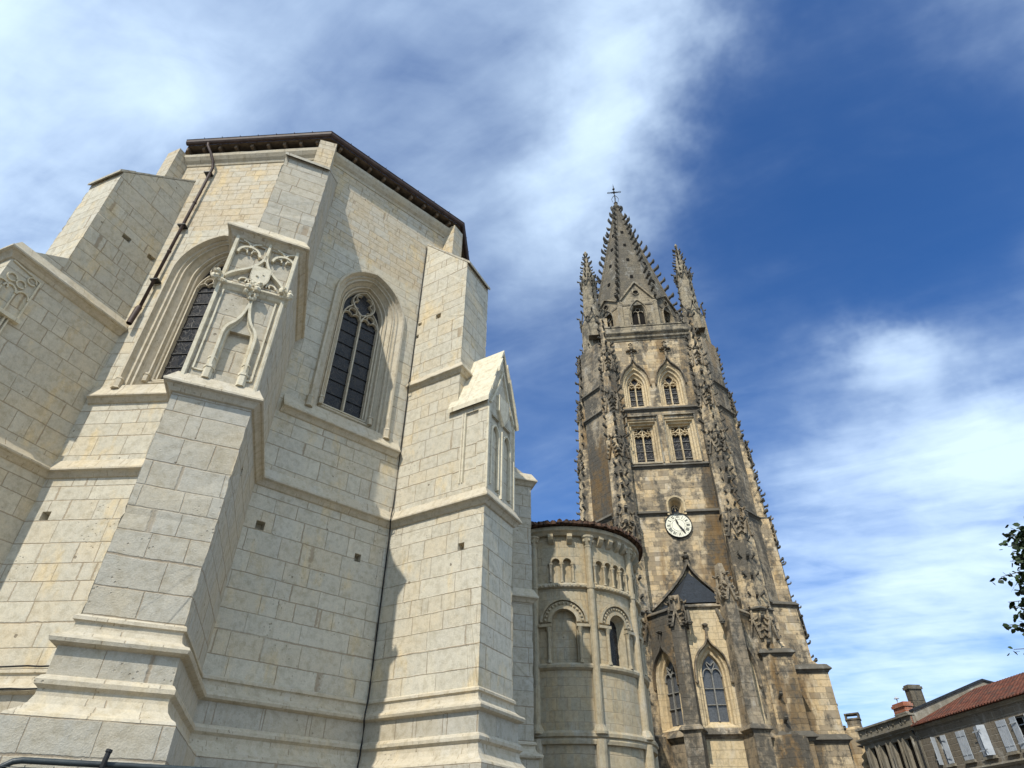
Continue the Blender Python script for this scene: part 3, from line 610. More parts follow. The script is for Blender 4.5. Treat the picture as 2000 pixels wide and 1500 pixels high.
def lerp2(p, q, t): return (p[0] + (q[0] - p[0]) * t, p[1] + (q[1] - p[1]) * t)
def buttress(k, gablet, holesL=(), holesR=(), holesF=()):
    IL, FL, FR, IR, b = BUT[k]; bd = Vector((cos(b), sin(b)))
    BL = {0: 'broad stepped buttress at the left edge', 1: 'central buttress with a carved tabernacle front and shield', 2: 'sunlit buttress with a small gabled roof', 3: 'grey buttress beside the round chapel'}[k]
    fl, ll = seg(IL, FL); ff, lf = seg(FL, FR); frr, lr = seg(FR, IR)
    back = lambda p, s: (p[0] + bd.x * s, p[1] + bd.y * s)
    SB = 1.0; ins = .04
    mb = MB()
    ztop = 9.9 if gablet else 11.45
    grid_wall(mb, fl, 0, ll, -EYE, 7.05, holesL, .2); grid_wall(mb, ff, 0, lf, -EYE, 7.05, holesF, .06); grid_wall(mb, frr, 0, lr, -EYE, 7.05, holesR, .2)
    if gablet:
        grid_wall(mb, fl, 0, ll - SB, 7.05, 11.45); grid_wall(mb, frr, SB, lr, 7.05, 11.45)
        # shallow blind panels on the sides of the front stage
        for (f_, ua, ub) in ((fl, ll - SB, ll), (frr, 0, SB)):
            grid_wall(mb, f_, ua, ub, 7.05, ztop, [((ua + ub) / 2, 8.65, .42, 2.1)], .05)
        grid_wall(mb, ff, 0, lf, 7.05, ztop, [(lf * .29, 8.5, .44, 2.2), (lf * .71, 8.5, .44, 2.2)], .07)
        mb.face([ff.P(0, ztop), ff.P(lf, ztop), ff.P(lf / 2, ztop + 2.0)])
        a_, b_ = back(FL, SB), back(FR, SB); mb.face([(*a_, ztop - .3), (*b_, ztop - .3), (*b_, 11.6), (*lerp2(a_, b_, .5), 12.0), (*a_, 11.6)])
    else:
        grid_wall(mb, fl, 0, ll, 7.05, ztop); grid_wall(mb, frr, 0, lr, 7.05, ztop)
        if k == 1:
            grid_wall(mb, ff, 0, lf, 7.05, 9.66, [(lf / 2 + .05, 8.0, .54, 1.1)], .10)
            grid_wall(mb, ff, 0, lf, 9.66, ztop, [(.36, 10.5, .60, 1.15), (lf - .36, 10.5, .58, 1.15)], .045)
        else: grid_wall(mb, ff, 0, lf, 7.05, ztop)
        # weathering slope above the cap
        hw = .0
        a_, b_ = back(FL, SB), back(FR, SB)
        ZT = 12.15
        mb.face([(*FL, ztop), (*FR, ztop), (*b_, ZT), (*a_, ZT)]); mb.face([(*FL, ztop), (*a_, ztop), (*a_, ZT)]); mb.face([(*FR, ztop), (*b_, ztop), (*b_, ZT)])
        mb.face([(*a_, ztop), (*IL, ztop), (*lerp2(IL, IR, .1), ZT - .2), (*lerp2(a_, b_, .06), ZT - .2)])
    body = mb.build('buttress', M['but'] if k in (1, 3) else M['wall'], church, bev=0)
    tag(body, label=BL)
    lat = Vector((FR[0] - FL[0], FR[1] - FL[1])).normalized(); worn(body, [(FL, bd + lat), (FR, bd - lat)])
    # upper shaft
    mb = MB()
    fu = lerp2(back(FL, SB), back(FR, SB), .06); fv = lerp2(back(FL, SB), back(FR, SB), .95)
    if k == 2: fu = lerp2(back(FL, SB), back(FR, SB), .0); fv = lerp2(back(FL, SB), back(FR, SB), .93)
    L_ = math.hypot(FL[0] - IL[0], FL[1] - IL[1]) - SB + .5; R_ = math.hypot(FR[0] - IR[0], FR[1] - IR[1]) - SB + .5
    gu, gv = (fu[0] + bd.x * L_, fu[1] + bd.y * L_), (fv[0] + bd.x * R_, fv[1] + bd.y * R_)
    zf, zb = 15.90, 15.90 + 1.05 * max(L_, R_)
    zi = lambda ln_: 15.90 + 1.05 * ln_
    holes = [(R_ - .0, 0, 0, 0)]
    f1, n1_ = seg(gu, fu); f2, n2_ = seg(fu, fv); f3, n3_ = seg(fv, gv)
    hol = {2: [(L_ - 1.02, 13.95, .20, .20), (L_ - 1.76, 13.94, .15, .13), (L_ - 1.82, 13.42, .15, .13)]}.get(k, [])
    grid_wall(mb, f1, 0, n1_, 11.2, 15.90, hol, .2); grid_wall(mb, f2, 0, n2_, 11.2, 15.90, [], .1)
    holR = {0: [(1.95 - SB + .0, 14.04, .26, .17), (2.8 - SB, 14.08, .26, .17)]}.get(k, [])
    grid_wall(mb, f3, 0, n3_, 11.2, 15.90, holR, .2)
    mb.face([(*fu, 15.9), (*gu, 15.9), (*gu, zi(L_))]); mb.face([(*fv, 15.9), (*gv, 15.9), (*gv, zi(R_))])
    mb.face([(*fu, 15.9), (*fv, 15.9), (*gv, zi(R_)), (*gu, zi(L_))])
    sh = mb.build('buttress_shaft', M['wall'] if k != 1 else M['but'], body)
    worn(sh, [(fu, bd + lat), (fv, bd - lat)])
    # thin weathered slab on the slope
    mb = MB(); t_ = .09; eo = .0
    f_u = (fu[0] - bd.x * .09, fu[1] - bd.y * .09); f_v = (fv[0] - bd.x * .09, fv[1] - bd.y * .09)
    sl = lambda p, z, h: (*p, z + h)
    n = 7
    for i in range(n):
        s0, s1 = i / n, (i + 1) / n
        A0, A1 = lerp2(f_u, gu, s0), lerp2(f_u, gu, s1 * .995); B0, B1 = lerp2(f_v, gv, s0), lerp2(f_v, gv, s1 * .995)
        za0, za1, zb0, zb1 = [15.90 - .09 + (q) for q in (s0 * (zi(L_) - 15.8), s1 * (zi(L_) - 15.8), s0 * (zi(R_) - 15.8), s1 * (zi(R_) - 15.8))]
        th = t_ * random.uniform(.8, 1.25) if i else t_ * 1.2
        mb.box8([sl(A0, za0, .01), sl(B0, zb0, .01), sl(B1, zb1, .01), sl(A1, za1, .01), sl(A0, za0, th), sl(B0, zb0, th), sl(B1, zb1, th), sl(A1, za1, th)])
    mb.build('coping_slab', M['but'], sh)
    # pilaster that carries on to the eave
    mb = MB(); c = Vector(CORN[k]); f = -bd; sd_ = Vector((-bd.y, bd.x)); w = .36
    w = .27; q = [c + sd_ * w - f * .3, c + sd_ * w + f * .38, c - sd_ * w + f * .38, c - sd_ * w - f * .3]
    mb.prism([tuple(x) for x in q], 16.5, 19.30)
    mb.build('pilaster', M['upper'], sh)
    # drip course round the head of the lower stage
    mb = MB()
    if gablet: mb.sweep([IL, back(FL, SB - .02), back(FR, SB - .02), IR], prof(11.35, .9), jit=.012, step=.2)
    else: mb.sweep([IL, FL, FR, IR], prof(11.30, 1.15), jit=.02, step=.2)
    mb.build('drip_course', M['mould'], body)
    if gablet:
        mb = MB(); f0 = Fr(FL, ff.a); ov = .11; zl = 9.84; zp = 12.05; pk = lf / 2
        S1 = SB + .25
        nrm = Vector((-bd.x, -bd.y)); 
        def RP(u, z, s): q = f0.P(u, z); return Vector((q.x + bd.x * s, q.y + bd.y * s, z))
        for sgn in (0, 1):
            ue = -ov if sgn == 0 else lf + ov
            rows = 5
            for i in range(rows):
                t0, t1 = i / rows, (i + 1) / rows; th = .15
                jx = random.uniform(-.03, .05)
                pa = lambda t, s, h: RP(ue + (pk - ue) * t, zl + (zp - zl) * t + h, s)
                mb.box8([pa(t0, -.10 + jx, 0), pa(t0, S1, 0), pa(t1, S1, 0), pa(t1, -.10 + jx, 0), pa(t0, -.10 + jx, th), pa(t0, S1, th), pa(t1, S1, th * .9), pa(t1, -.10 + jx, th * .9)])
        mb.build('gable_roof', M['carve'], body, bev=.012)
        mb = MB()
        for u in (lf * .29, lf * .71): mb.ribbon(ff, arch(u, .21, 7.5, 9.0, .34, 7), .05, -.06, .03)
        mb.ribbon(ff, [(lf / 2, 7.3), (lf / 2, 9.3)], .09, -.02, .06, w2=.04)
        mb.ribbon(ff, [(.04, 7.3), (.04, 9.8)], .06, -.02, .04); mb.ribbon(ff, [(lf - .04, 7.3), (lf - .04, 9.8)], .06, -.02, .04)
        sh_ = [(lf / 2 - .26, 10.35), (lf / 2 + .26, 10.35), (lf / 2 + .25, 9.85), (lf / 2, 9.5), (lf / 2 - .25, 9.85)]
        mb.face([ff.P(u, z, .10) for u, z in sh_]); mb.ribbon(ff, sh_, .05, -.01, .10, True)
        mb.ribbon(ff, qbez((.1, 9.9), (.5, 10.6), (lf / 2, 11.4)), .06, -.01, .06); mb.ribbon(ff, qbez((lf - .1, 9.9), (lf - .5, 10.6), (lf / 2, 11.4)), .06, -.01, .06)
        mb.build('blind_tracery', M['carve'], body)
        mb = MB()
        for uu in (ll - SB + .22, ll - SB + .30): mb.ribbon(fl, [(uu, 7.6), (uu, 9.72)], .035, -.045, .025)
        mb.build('panel_shafts', M['carve'], body)
    return body, fl, ff, frr, lf

B0_, *_r0 = buttress(0, False)
B1_, fl1, ff1, frr1, lf1 = buttress(1, False, holesR=[(.9, 6.0, .16, .16)])
B2_, fl2, ff2, frr2, lf2 = buttress(2, True, holesL=[(2.26, 5.91, .18, .19)])
B3_, *_r3 = buttress(3, False)
pass

# carved tabernacle front of the central buttress
ff = ff1; w_ = lf1; X0 = w_ / 2 + .05
mb = MB()
mb.ribbon(ff, [(.05, 7.2), (.05, 11.2)], .10, -.02, .07, w2=.06); mb.ribbon(ff, [(w_ - .05, 7.2), (w_ - .05, 11.2)], .10, -.02, .07, w2=.06)
mb.ribbon(ff, [(.17, 7.45), (.17, 9.55)], .035, -.02, .035); mb.ribbon(ff, [(w_ - .17, 7.45), (w_ - .17, 9.55)], .035, -.02, .035)
mb.ribbon(ff, [(.17, 7.45), (X0 - .40, 7.45)], .03, -.02, .03); mb.ribbon(ff, [(w_ - .17, 7.45), (X0 + .36, 7.45)], .03, -.02, .03)
def both(pts, wd, d0, d1, w2=None, xc=X0):
    for s in (-1, 1): mb.ribbon(ff, [(xc + s * a, z) for a, z in pts], wd, d0, d1, w2=w2)
og = [(.31, 7.55), (.31, 8.40)] + qbez((.31, 8.40), (.31, 8.58), (.20, 8.70), 5)[1:] + qbez((.20, 8.70), (.04, 8.90), (0, 9.40), 7)[1:]
both(og, .12, -.10, .10, .05)
og2 = [(a * .8, z - .03) for a, z in og]; both(og2, .07, -.10, .02, .04)
for s in (-1, 1):
    for (z0, z1, r) in ((7.28, 7.52, .085), (7.52, 7.57, .10), (7.57, 7.75, .07), (7.75, 7.79, .085)):
        mb.cone(ff.P(X0 + s * .31, 0, .02), r, r, z0, z1, 6)
mb.build('ogee_niche', M['carve'], B1_, bev=0)
mb = MB()
mb.sweep([ff.P(-.05, 0, 0)[:2], ff.P(w_ + .05, 0, 0)[:2]], [(-.02, 9.84), (.06, 9.80), (.13, 9.74), (.13, 9.70), (.08, 9.66), (.04, 9.60), (-.02, 9.56)], jit=.02, step=.1)
for u, s in ((.02, 1.0), (w_ - .02, 1.0), (X0, 1.25)):      # worn beasts and foliage at the drip
    for i in range(9):
        mb.blob(ff.P(u + random.uniform(-.13, .13) * s, 9.80 + random.uniform(-.12, .16) * s - (.12 if s > 1 else 0), .10 + random.uniform(-.03, .10)), random.uniform(.035, .085))
for i in range(10): mb.blob(ff.P(X0 + random.uniform(-.10, .10), 9.42 + i * .022, .08 + random.uniform(0, .06)), random.uniform(.03, .06))
mb.build('carved_drip', M['carve'], B1_)
mb = MB()
mb.ribbon(ff, [(X0, 10.62), (X0, 11.25)], .11, -.05, .07, w2=.05)
for s in (-1, 1):
    xe = (w_ - .08 - X0) if s > 0 else (X0 - .08)
    mb.ribbon(ff, [(X0 + s * a, z) for a, z in qbez((0, 10.8), (.06, 10.45), (xe * .55, 10.22)) + qbez((xe * .55, 10.22), (xe * .9, 10.06), (xe, 9.9))[1:]], .09, -.05, .07, w2=.05)
    cx = X0 + s * .37
    mb.ribbon(ff, arc(cx, 10.72, .23, 180, 0, 10), .05, -.07, .05)
    for q in (-1, 0, 1):
        mb.ribbon(ff, arc(cx + q * .12, 10.80 + (.06 if q == 0 else 0), .075, 200, -20, 8), .028, -.07, .03)
    mb.ribbon(ff, [(cx, 10.98), (cx - .07, 11.08), (cx - .2, 11.13)], .04, -.07, .03); mb.ribbon(ff, [(cx, 10.98), (cx + .07, 11.08), (cx + .2, 11.13)], .04, -.07, .03)
    for q in (.15, .28): mb.ribbon(ff, arc(X0 + s * q, 9.92, .10, 0, 180, 7), .03, -.02, .04)
mb.build('blind_tracery', M['carve'], B1_)
mb = MB(); sh_ = [(X0 - .19, 10.42), (X0 + .19, 10.42), (X0 + .19, 10.12)] + qbez((X0 + .19, 10.12), (X0 + .16, 9.92), (X0, 9.84), 5)[1:] + qbez((X0, 9.84), (X0 - .16, 9.92), (X0 - .19, 10.12), 5)[1:]
for d_ in (.075,): mb.face([ff.P(u, z, d_) for u, z in sh_])
mb.ribbon(ff, sh_, .02, -.02, .075, True); mb.blob(ff.P(X0 - .05, 10.12, .07), .04, sq=(1, 1, .5)); mb.blob(ff.P(X0 + .06, 10.2, .07), .03, sq=(1, 1, .5))
mb.build('shield', M['carve'], B1_)
# blind tracery high on the flank of the left buttress
IL, FL, FR, IR, b = BUT[0]; f0r, l0r = seg(FR, IR); mb = MB()
Xs = lambda s: 2.95 - s
for s in (2.52, 2.82): mb.ribbon(f0r, [(Xs(s), 9.85), (Xs(s), 10.35)], .03, -.01, .04)
for s0 in (2.36, 2.66, 2.85): mb.ribbon(f0r, arc(Xs(s0), 10.38, .14, 180, 0, 8), .035, -.01, .04)
for s0, z in ((2.52, 10.66), (2.74, 10.70), (2.36, 10.9)): mb.ribbon(f0r, arc(Xs(s0), z, .10, 0, 330, 10), .03, -.01, .04)
mb.ribbon(f0r, [(Xs(2.20), 9.8), (Xs(2.20), 11.0), (Xs(2.9), 11.1)], .04, -.01, .04)
mb.fbox(f0r, 0, .80, 9.70, 9.80, -.02, .12)
for s in (2.35, 2.43, 2.55): mb.ribbon(f0r, [(Xs(s), 7.4), (Xs(s), 9.7)], .05, -.01, .06, w2=.03)
mb.build('blind_tracery', M['carve'], B0_)

# lightning conductor cable in the re-entrant corner
mb = MB(); q0 = Vector(A); dn_ = (Vector(fl2.n) + Vector(fp2.n)).normalized()
def cp_(d_, z, w=0): return (q0.x + dn_.x * d_ + w, q0.y + dn_.y * d_, z)
pts = [cp_(.04, 17.7)]
for i in range(24): pts.append(cp_(.035 + .01 * math.sin(i * 1.7), 17.4 - i * .255))
pts += [cp_(.04, 11.75), cp_(.26, 11.4), cp_(.26, 11.28), cp_(.05, 11.1), cp_(.05, 9.3), cp_(.05, 7.5), cp_(.25, 7.08), cp_(.30, 6.98), cp_(.08, 6.75)]
for i in range(12): pts.append(cp_(.055 + .012 * math.sin(i * 2.3), 6.5 - i * .3))
pts += [cp_(.10, 2.8), cp_(.30, 2.53), cp_(.32, 2.42), cp_(.18, 2.32), cp_(.17, 2.0), cp_(.25, 1.9), cp_(.22, 1.78), cp_(.43, 1.5), cp_(.46, 1.2), cp_(.46, .4)]
mb.tube(pts, .017, 6); mb.build('lightning_cable', M['cable'], church)
# cables along the plinth mouldings at the far left
for z, d_ in ((2.88, .06), (2.46, .225), (1.9, .18)):
    mb = MB(); mb.tube([fp1.P(-.2 + i * .25, z + .008 * math.sin(i * 2.1), d_) for i in range(14)], .016, 6); mb.build('wall_cable', M['cable'], church)
# little arched opening low in the shadowed wall
mb = MB(); lp = arch(.95, .33, -.2, .95, .33, 8); mb.ribbon(fp2, lp, .12, .25, .42)
mb.build('arch_ring', M['mould'], church); mb = MB(); fill(mb, fp2, lp, .335); mb.build('blind_recess', M['dark'], church)

# ================================================================== BELL TOWER
DT = 39.0; OT = (DT * sin(15.95), DT * cos(15.95)); AT = -6.5
class TF(Fr):
    """frame given in tower coordinates: (x along the front, y into the tower)"""
    pass
exT = Vector((cos(AT), sin(AT))); eyT = Vector((-exT.y, exT.x)); oT = Vector(OT)
def TP(x, y, z=0): q = oT + exT * x + eyT * y; return Vector((q.x, q.y, z))
def TS(x0, y0, x1, y1):
    p, q = TP(x0, y0), TP(x1, y1); return seg((p.x, p.y), (q.x, q.y))
FT = Fr(OT, AT)                                    # the front face, u = 0 on the axis
tower = thing('bell_tower', (TP(0, 6.3).x, TP(0, 6.3).y, 0), 'tall weathered Gothic bell tower with a crocketed stone spire, clock and iron cross', 'bell tower')
def poly(mb, pts, z0, z1, top=None):
    P = [tuple(TP(*p)[:2]) for p in pts]; T = [tuple(TP(*p)[:2]) for p in top] if top else None
    mb.prism(P, z0, z1, T)
def ledge(mb, pts, z, k=1.0, closed=False):
    mb.sweep([tuple(TP(*p)[:2]) for p in pts], [(-.05, z + .30 * k), (.04, z + .26 * k), (.20 * k, z + .06), (.22 * k, z), (.10 * k, z - .06 * k), (.03, z - .16 * k), (-.05, z - .18 * k)], closed, jit=.03, step=.35)

# body: square with chamfered corners, open front panels with windows
ZC = 33.0
def twin(u, w, zb, zs, rise, kind, parent, d=-.75, mull=True, lab=None):
    """tower window: stepped reveal, tracery with mullion, dark leaded glass"""
    n = 8; mb = MB()
    st = [(w + .42, 0), (w + .36, -.10), (w + .28, -.10), (w + .22, -.28), (w + .12, -.30), (w + .08, -.48), (w, -.52), (w, d)]
    specs = [(a, b, zb - (w + .42 - (w + .42)) - .25 * (1 + b / .75) * 1.0 if kind != 'x' else zb, zs, rise * a / w if rise > 0 else (a - w) * 1.0) for a, b in st]
    if rise <= 0: specs = [(a, b, zb - .25 * (1 + b / .75), zs + (a - w), 0) for a, b in st]
    loops = reveal(mb, FT, specs, u, n)
    fr_ = mb.build('window', M['towl'] if kind != 'x' else M['tow'], parent)
    if lab: tag(fr_, label=lab)
    mb = MB(); fill(mb, FT, arch(u, w, zb - .05, zs, rise, n), d + .02); mb.build('glass', M['glass'], fr_)
    mb = MB(); D0, D1 = d + .03, d + .22
    if mull: mb.ribbon(FT, [(u, zb - .05), (u, zs + .05)], .13, D0, D1, w2=.08)
    for s in (-1, 1):
        X = lambda x: u + s * x
        mb.ribbon(FT, [(X(w - .03), zb), (X(w - .03), zs)], .08, D0, D1)
        zt = zs + (rise if rise > 0 else 0)
        if rise <= 0:
            z0 = zs - .75
            mb.ribbon(FT, [(X(a), z) for a, z in qbez((0, z0), (0, z0 + .30), (w * .55, z0 + .32)) + qbez((w * .55, z0 + .32), (w, z0 + .30), (w, z0 - .05))[1:]], .06, D0, D1)
            mb.ribbon(FT, [(X(a), z) for a, z in qbez((0, zs - .03), (.10, z0 + .42), (w * .75, z0 + .25))], .06, D0, D1)
            for cx in (.28, .72): mb.ribbon(FT, arc(X(w * cx), z0 + .02, .12, 0, 180, 7), .045, D0, D1)
            mb.ribbon(FT, arc(X(w * .72), z0 + .55, .12, 0, 330, 8), .04, D0, D1)
        else:
            mb.ribbon(FT, [(X(a), z) for a, z in qbez((0, zs - .05), (.02, zs + .30), (w * .5, zs + .30)) + qbez((w * .5, zs + .30), (w * .96, zs + .28), (w, zs - .05))[1:]], .055, D0, D1)
            mb.ribbon(FT, [(X(a), z) for a, z in qbez((0, zs + .20), (.28, zs + .48), (.30, zs + .62)) + qbez((.30, zs + .62), (.22, zs + .86), (0, zt))[1:]], .055, D0, D1)
            for cx in (.28, .72): mb.ribbon(FT, arc(X(w * cx), zs - .02, .11, 0, 180, 7), .04, D0, D1)
            mb.ribbon(FT, arc(X(w * .55), zs + .44, .10, 0, 330, 8), .035, D0, D1)
    mb.build('tracery', M['towl'], fr_)
    for i in range(4):
        mb = MB(); z = zb + .35 + i * (zs - zb) / 4.3; mb.ribbon(FT, [(u - w, z), (u + w, z)], .035, d + .04, d + .08); mb.build('saddle_bar', M['zinc2'], fr_)
    return loops[0]

mb = MB()
for u, nm in ((-1.40, 'rectangular tower window, the left one of the pair'), (1.22, 'rectangular tower window, the right one of the pair')):
    lp = twin(u, .66, 22.25, 25.1, 0, 'r', tower, lab=nm); u0, u1 = ((-2.65, -.09) if u < 0 else (-.09, 2.65)); window_wall(mb, FT, u0, u1, 21.6, 26.3, lp)
for u, nm in ((-1.46, 'arched tower window, the left one of the pair'), (1.12, 'arched tower window, the right one of the pair')):
    lp = twin(u, .54, 26.95, 28.75, 1.0, 'a', tower, lab=nm); u0, u1 = ((-2.65, -.17) if u < 0 else (-.17, 2.65)); window_wall(mb, FT, u0, u1, 26.3, ZC, lp)
# tiny round-headed window above the clock
sp = [(.60, .10, 18.0, 18.75, .60), (.60, .16, 18.0, 18.75, .60), (.48, .16, 18.0, 18.75, .48), (.40, 0, 18.0, 18.72, .40), (.34, -.25, 18.0, 18.7, .34), (.22, -.5, 18.0, 18.7, .22)]
lp3 = arch(-.02, .46, 18.0, 18.75, .46, 9); window_wall(mb, FT, -2.65, 2.65, 18.0, 21.6, lp3)
grid_wall(mb, FT, -2.65, 2.65, -EYE, 18.0)
mb.build('front_wall', M['tow'], tower)
mb = MB(); reveal(mb, FT, sp, -.02, 9); nw = mb.build('round_window', M['towl'], tower)
mb = MB(); fill(mb, FT, arch(-.02, .24, 18.0, 18.7, .24, 8), -.48); mb.build('glass', M['glass'], nw)
mb = MB(); mb.ribbon(FT, [(-.02, 18.5), (-.02, 18.9)], .05, -.47, -.4); mb.ribbon(FT, arc(-.02, 18.62, .18, 180, 0, 8), .05, -.47, -.4); mb.build('tracery', M['towl'], nw)

# flanking body, chamfered corners, back
body = [(2.65, 0), (4.1, 0), (5.35, 1.35), (5.35, 11.3), (4.1, 12.6), (-4.1, 12.6), (-5.35, 11.3), (-5.35, 1.35), (-4.1, 0), (-2.65, 0)]
mb = MB()
for p, q in zip(body, body[1:]):
    f_, l_ = TS(*p, *q); mb.face([f_.P(0, -EYE), f_.P(l_, -EYE), f_.P(l_, ZC), f_.P(0, ZC)])
mb.face([TP(x, y, ZC) for x, y in body])
mb.build('body_wall', M['towd'], tower)
for z, pts in [(z, [(-2.72, 0), (-.48, 0)]) for z in (18.15,)] + [(z, [(.44, 0), (2.72, 0)]) for z in (18.15,)] + [(z, [(-2.72, 0), (2.72, 0)]) for z in (21.62, 26.32)]:
    mb = MB(); ledge(mb, pts, z, .9); mb.build('string_course', M['crock'], tower)
for z in (5.2, 12.4, 18.15, 26.4, 28.6):
    for pts in ([(-5.35, 8), (-5.35, 1.35), (-4.1, 0)], [(4.1, 0), (5.35, 1.35), (5.35, 8)]): mb = MB(); ledge(mb, pts, z, .9); mb.build('string_course', M['crock'], tower)
# sills and square label frames of the rectangular windows
for u in (-1.40, 1.22):
    mb = MB()
    mb.sweep([FT.P(u - 1.0, 0)[:2], FT.P(u + 1.0, 0)[:2]], [(-.02, 22.05), (.12, 21.92), (.14, 21.84), (-.02, 21.8)], jit=.02)
    for s in (-1, 1):
        mb.ribbon(FT, [(u + s * 1.10, 21.95), (u + s * 1.10, 25.85)], .10, -.02, .10)
    mb.ribbon(FT, [(u - 1.14, 25.82), (u + 1.14, 25.82)], .12, -.02, .14)
    mb.build('window_frame', M['towg'], tower)
for u in (-1.46, 1.12):                                   # ogee hoods with finials
    mb = MB()
    for s in (-1, 1):
        pts = [(u + s * 1.10, 28.5)] + [(u + s * a, z) for a, z in qbez((1.10, 28.5), (1.10, 29.75), (.42, 30.35)) + qbez((.42, 30.35), (.10, 30.62), (0, 31.3))[1:]]
        mb.ribbon(FT, pts, .15, -.02, .20, w2=.08)
    mb.ribbon(FT, [(u, 31.1), (u, 32.45)], .13, -.02, .22)
    for z, r in ((31.65, .20), (31.95, .34), (32.5, .20)):
        for s in (-1, 1): mb.blob(FT.P(u + s * r * .6, z, .16), r * .42, sq=(1, 1, .6))
        mb.blob(FT.P(u, z + .04, .26), r * .42, sq=(1, 1, .7))
    mb.ribbon(FT, [(u - .42, 31.95), (u + .42, 31.95)], .14, .05, .2)
    mb.build('ogee_hood', M['towd'], tower)

# cornice and parapet
mb = MB()
cor = [(-3.3, 2.2), (-3.3, -.02), (3.3, -.02), (3.3, 2.2)]
sq = [(-4.3, 12.6), (-4.3, .0), (4.3, .0), (4.3, 12.6)]
P_ = [tuple(TP(*p)[:2]) for p in [(-3.25, 0), (3.2, 0)]]
mb.sweep(P_, [(-.2, 33.0), (.06, 33.0), (.10, 33.12), (.22, 33.2), (.24, 33.34), (.12, 33.42), (.12, 33.50), (.24, 33.58), (.32, 33.66), (.33, 33.76), (.16, 33.80), (.14, 34.38), (.20, 34.42), (.20, 34.52), (-.1, 34.54)], jit=.03, step=.4)
for x, y0, y1 in ((-4.4, .6, 12), (4.4, 12, .6)):
    mb.sweep([tuple(TP(x, y1 if x < 0 else y1)[:2]), tuple(TP(x, y0 if x < 0 else y0)[:2])][::1 if x < 0 else -1] if False else ([tuple(TP(x, 12)[:2]), tuple(TP(x, .6)[:2])] if x < 0 else [tuple(TP(x, .6)[:2]), tuple(TP(x, 12)[:2])]), [(-.2, 33.0), (.06, 33.0), (.24, 33.3), (.12, 33.5), (.32, 33.7), (.16, 33.8), (.14, 34.4), (-.1, 34.5)])
mb.build('parapet', M['towg'], tower)
mb = MB(); mb.face([TP(x, y, 33.95) for x, y in [(-4.6, 0), (4.6, 0), (4.6, 12.6), (-4.6, 12.6)]]); mb.build('terrace', M['spire'], tower)

# front and side buttresses -----------------------------------------
def prow(mb, cx, cy, ang, levels, hw):
    """buttress whose front is a wedge; ang = outward direction in tower plan; levels = [(z0, z1, out, wedge, hw)]"""
    o = Vector((cos(ang), sin(ang))); s_ = Vector((-o.y, o.x)); c = Vector((cx, cy))
    for (z0, z1, out, wd, h, out1, wd1) in levels:
        lo = [c - s_ * h, c + s_ * h, c + s_ * h + o * out, c + o * (out + wd), c - s_ * h + o * out]
        hi = [c - s_ * h, c + s_ * h, c + s_ * h + o * out1, c + o * (out1 + wd1), c - s_ * h + o * out1]
        poly(mb, [tuple(p) for p in lo], z0, z1, [tuple(p) for p in hi])
CROCK = MB(); NCR = [0]
def crock_line(mb, p0, p1, out, n, size, own=None):
    for i in range(n):
        if random.random() < .06: continue
        t = (i + .5 + random.uniform(-.08, .08)) / n; p = V3(p0).lerp(V3(p1), t); s_ = size * random.uniform(.72, 1.12); out = V3(out) + Vector((random.uniform(-.15, .15), random.uniform(-.15, .15), random.uniform(-.1, .2)))
        if own is not None and NCR[0] < 100: NCR[0] += 1; m1 = MB(); m1.crocket(p, out, s_); m1.build('crocket', M['crock'], own)
        else: CROCK.crocket(p, out, s_)
def vecT(x, y): q = exT * x + eyT * y; return Vector((q.x, q.y, 0))
def gablets(par, cx, cy, ang, out, h, z, w, hgt):
    """little gable with crockets and finial on a buttress face"""
    mb = MB(); o = Vector((cos(ang), sin(ang))); s_ = Vector((-o.y, o.x)); c = Vector((cx, cy)) + o * out
    p = lambda a, zz, dd=0: TP(*(c + s_ * a + o * dd), zz)
    for s in (-1, 1):
        q0, q1 = (s * w, z), (0, z + hgt)
        mb.box8([p(q0[0], q0[1], -.1), p(q0[0], q0[1], .16), p(q0[0] - s * .14, q0[1] + .02, .16), p(q0[0] - s * .14, q0[1] + .02, -.1), p(0, q1[1], -.1), p(0, q1[1], .16), p(0, q1[1] - .3, .16), p(0, q1[1] - .3, -.1)])
        for i in range(4):
            t = (i + .3) / 4; mb.crocket(p(s * w * (1 - t), z + hgt * t + .05, .04), vecT(*(s_ * s)), .22)
    mb.cone(p(0, 0, .05), .09, .05, z + hgt - .1, z + hgt + .55, 5)
    for a in range(4): mb.crocket(p(0, z + hgt + .45, .05), vecT(cos(90 * a + ang), sin(90 * a + ang)), .20)
    return mb.build('gablet', M['towd'], par)

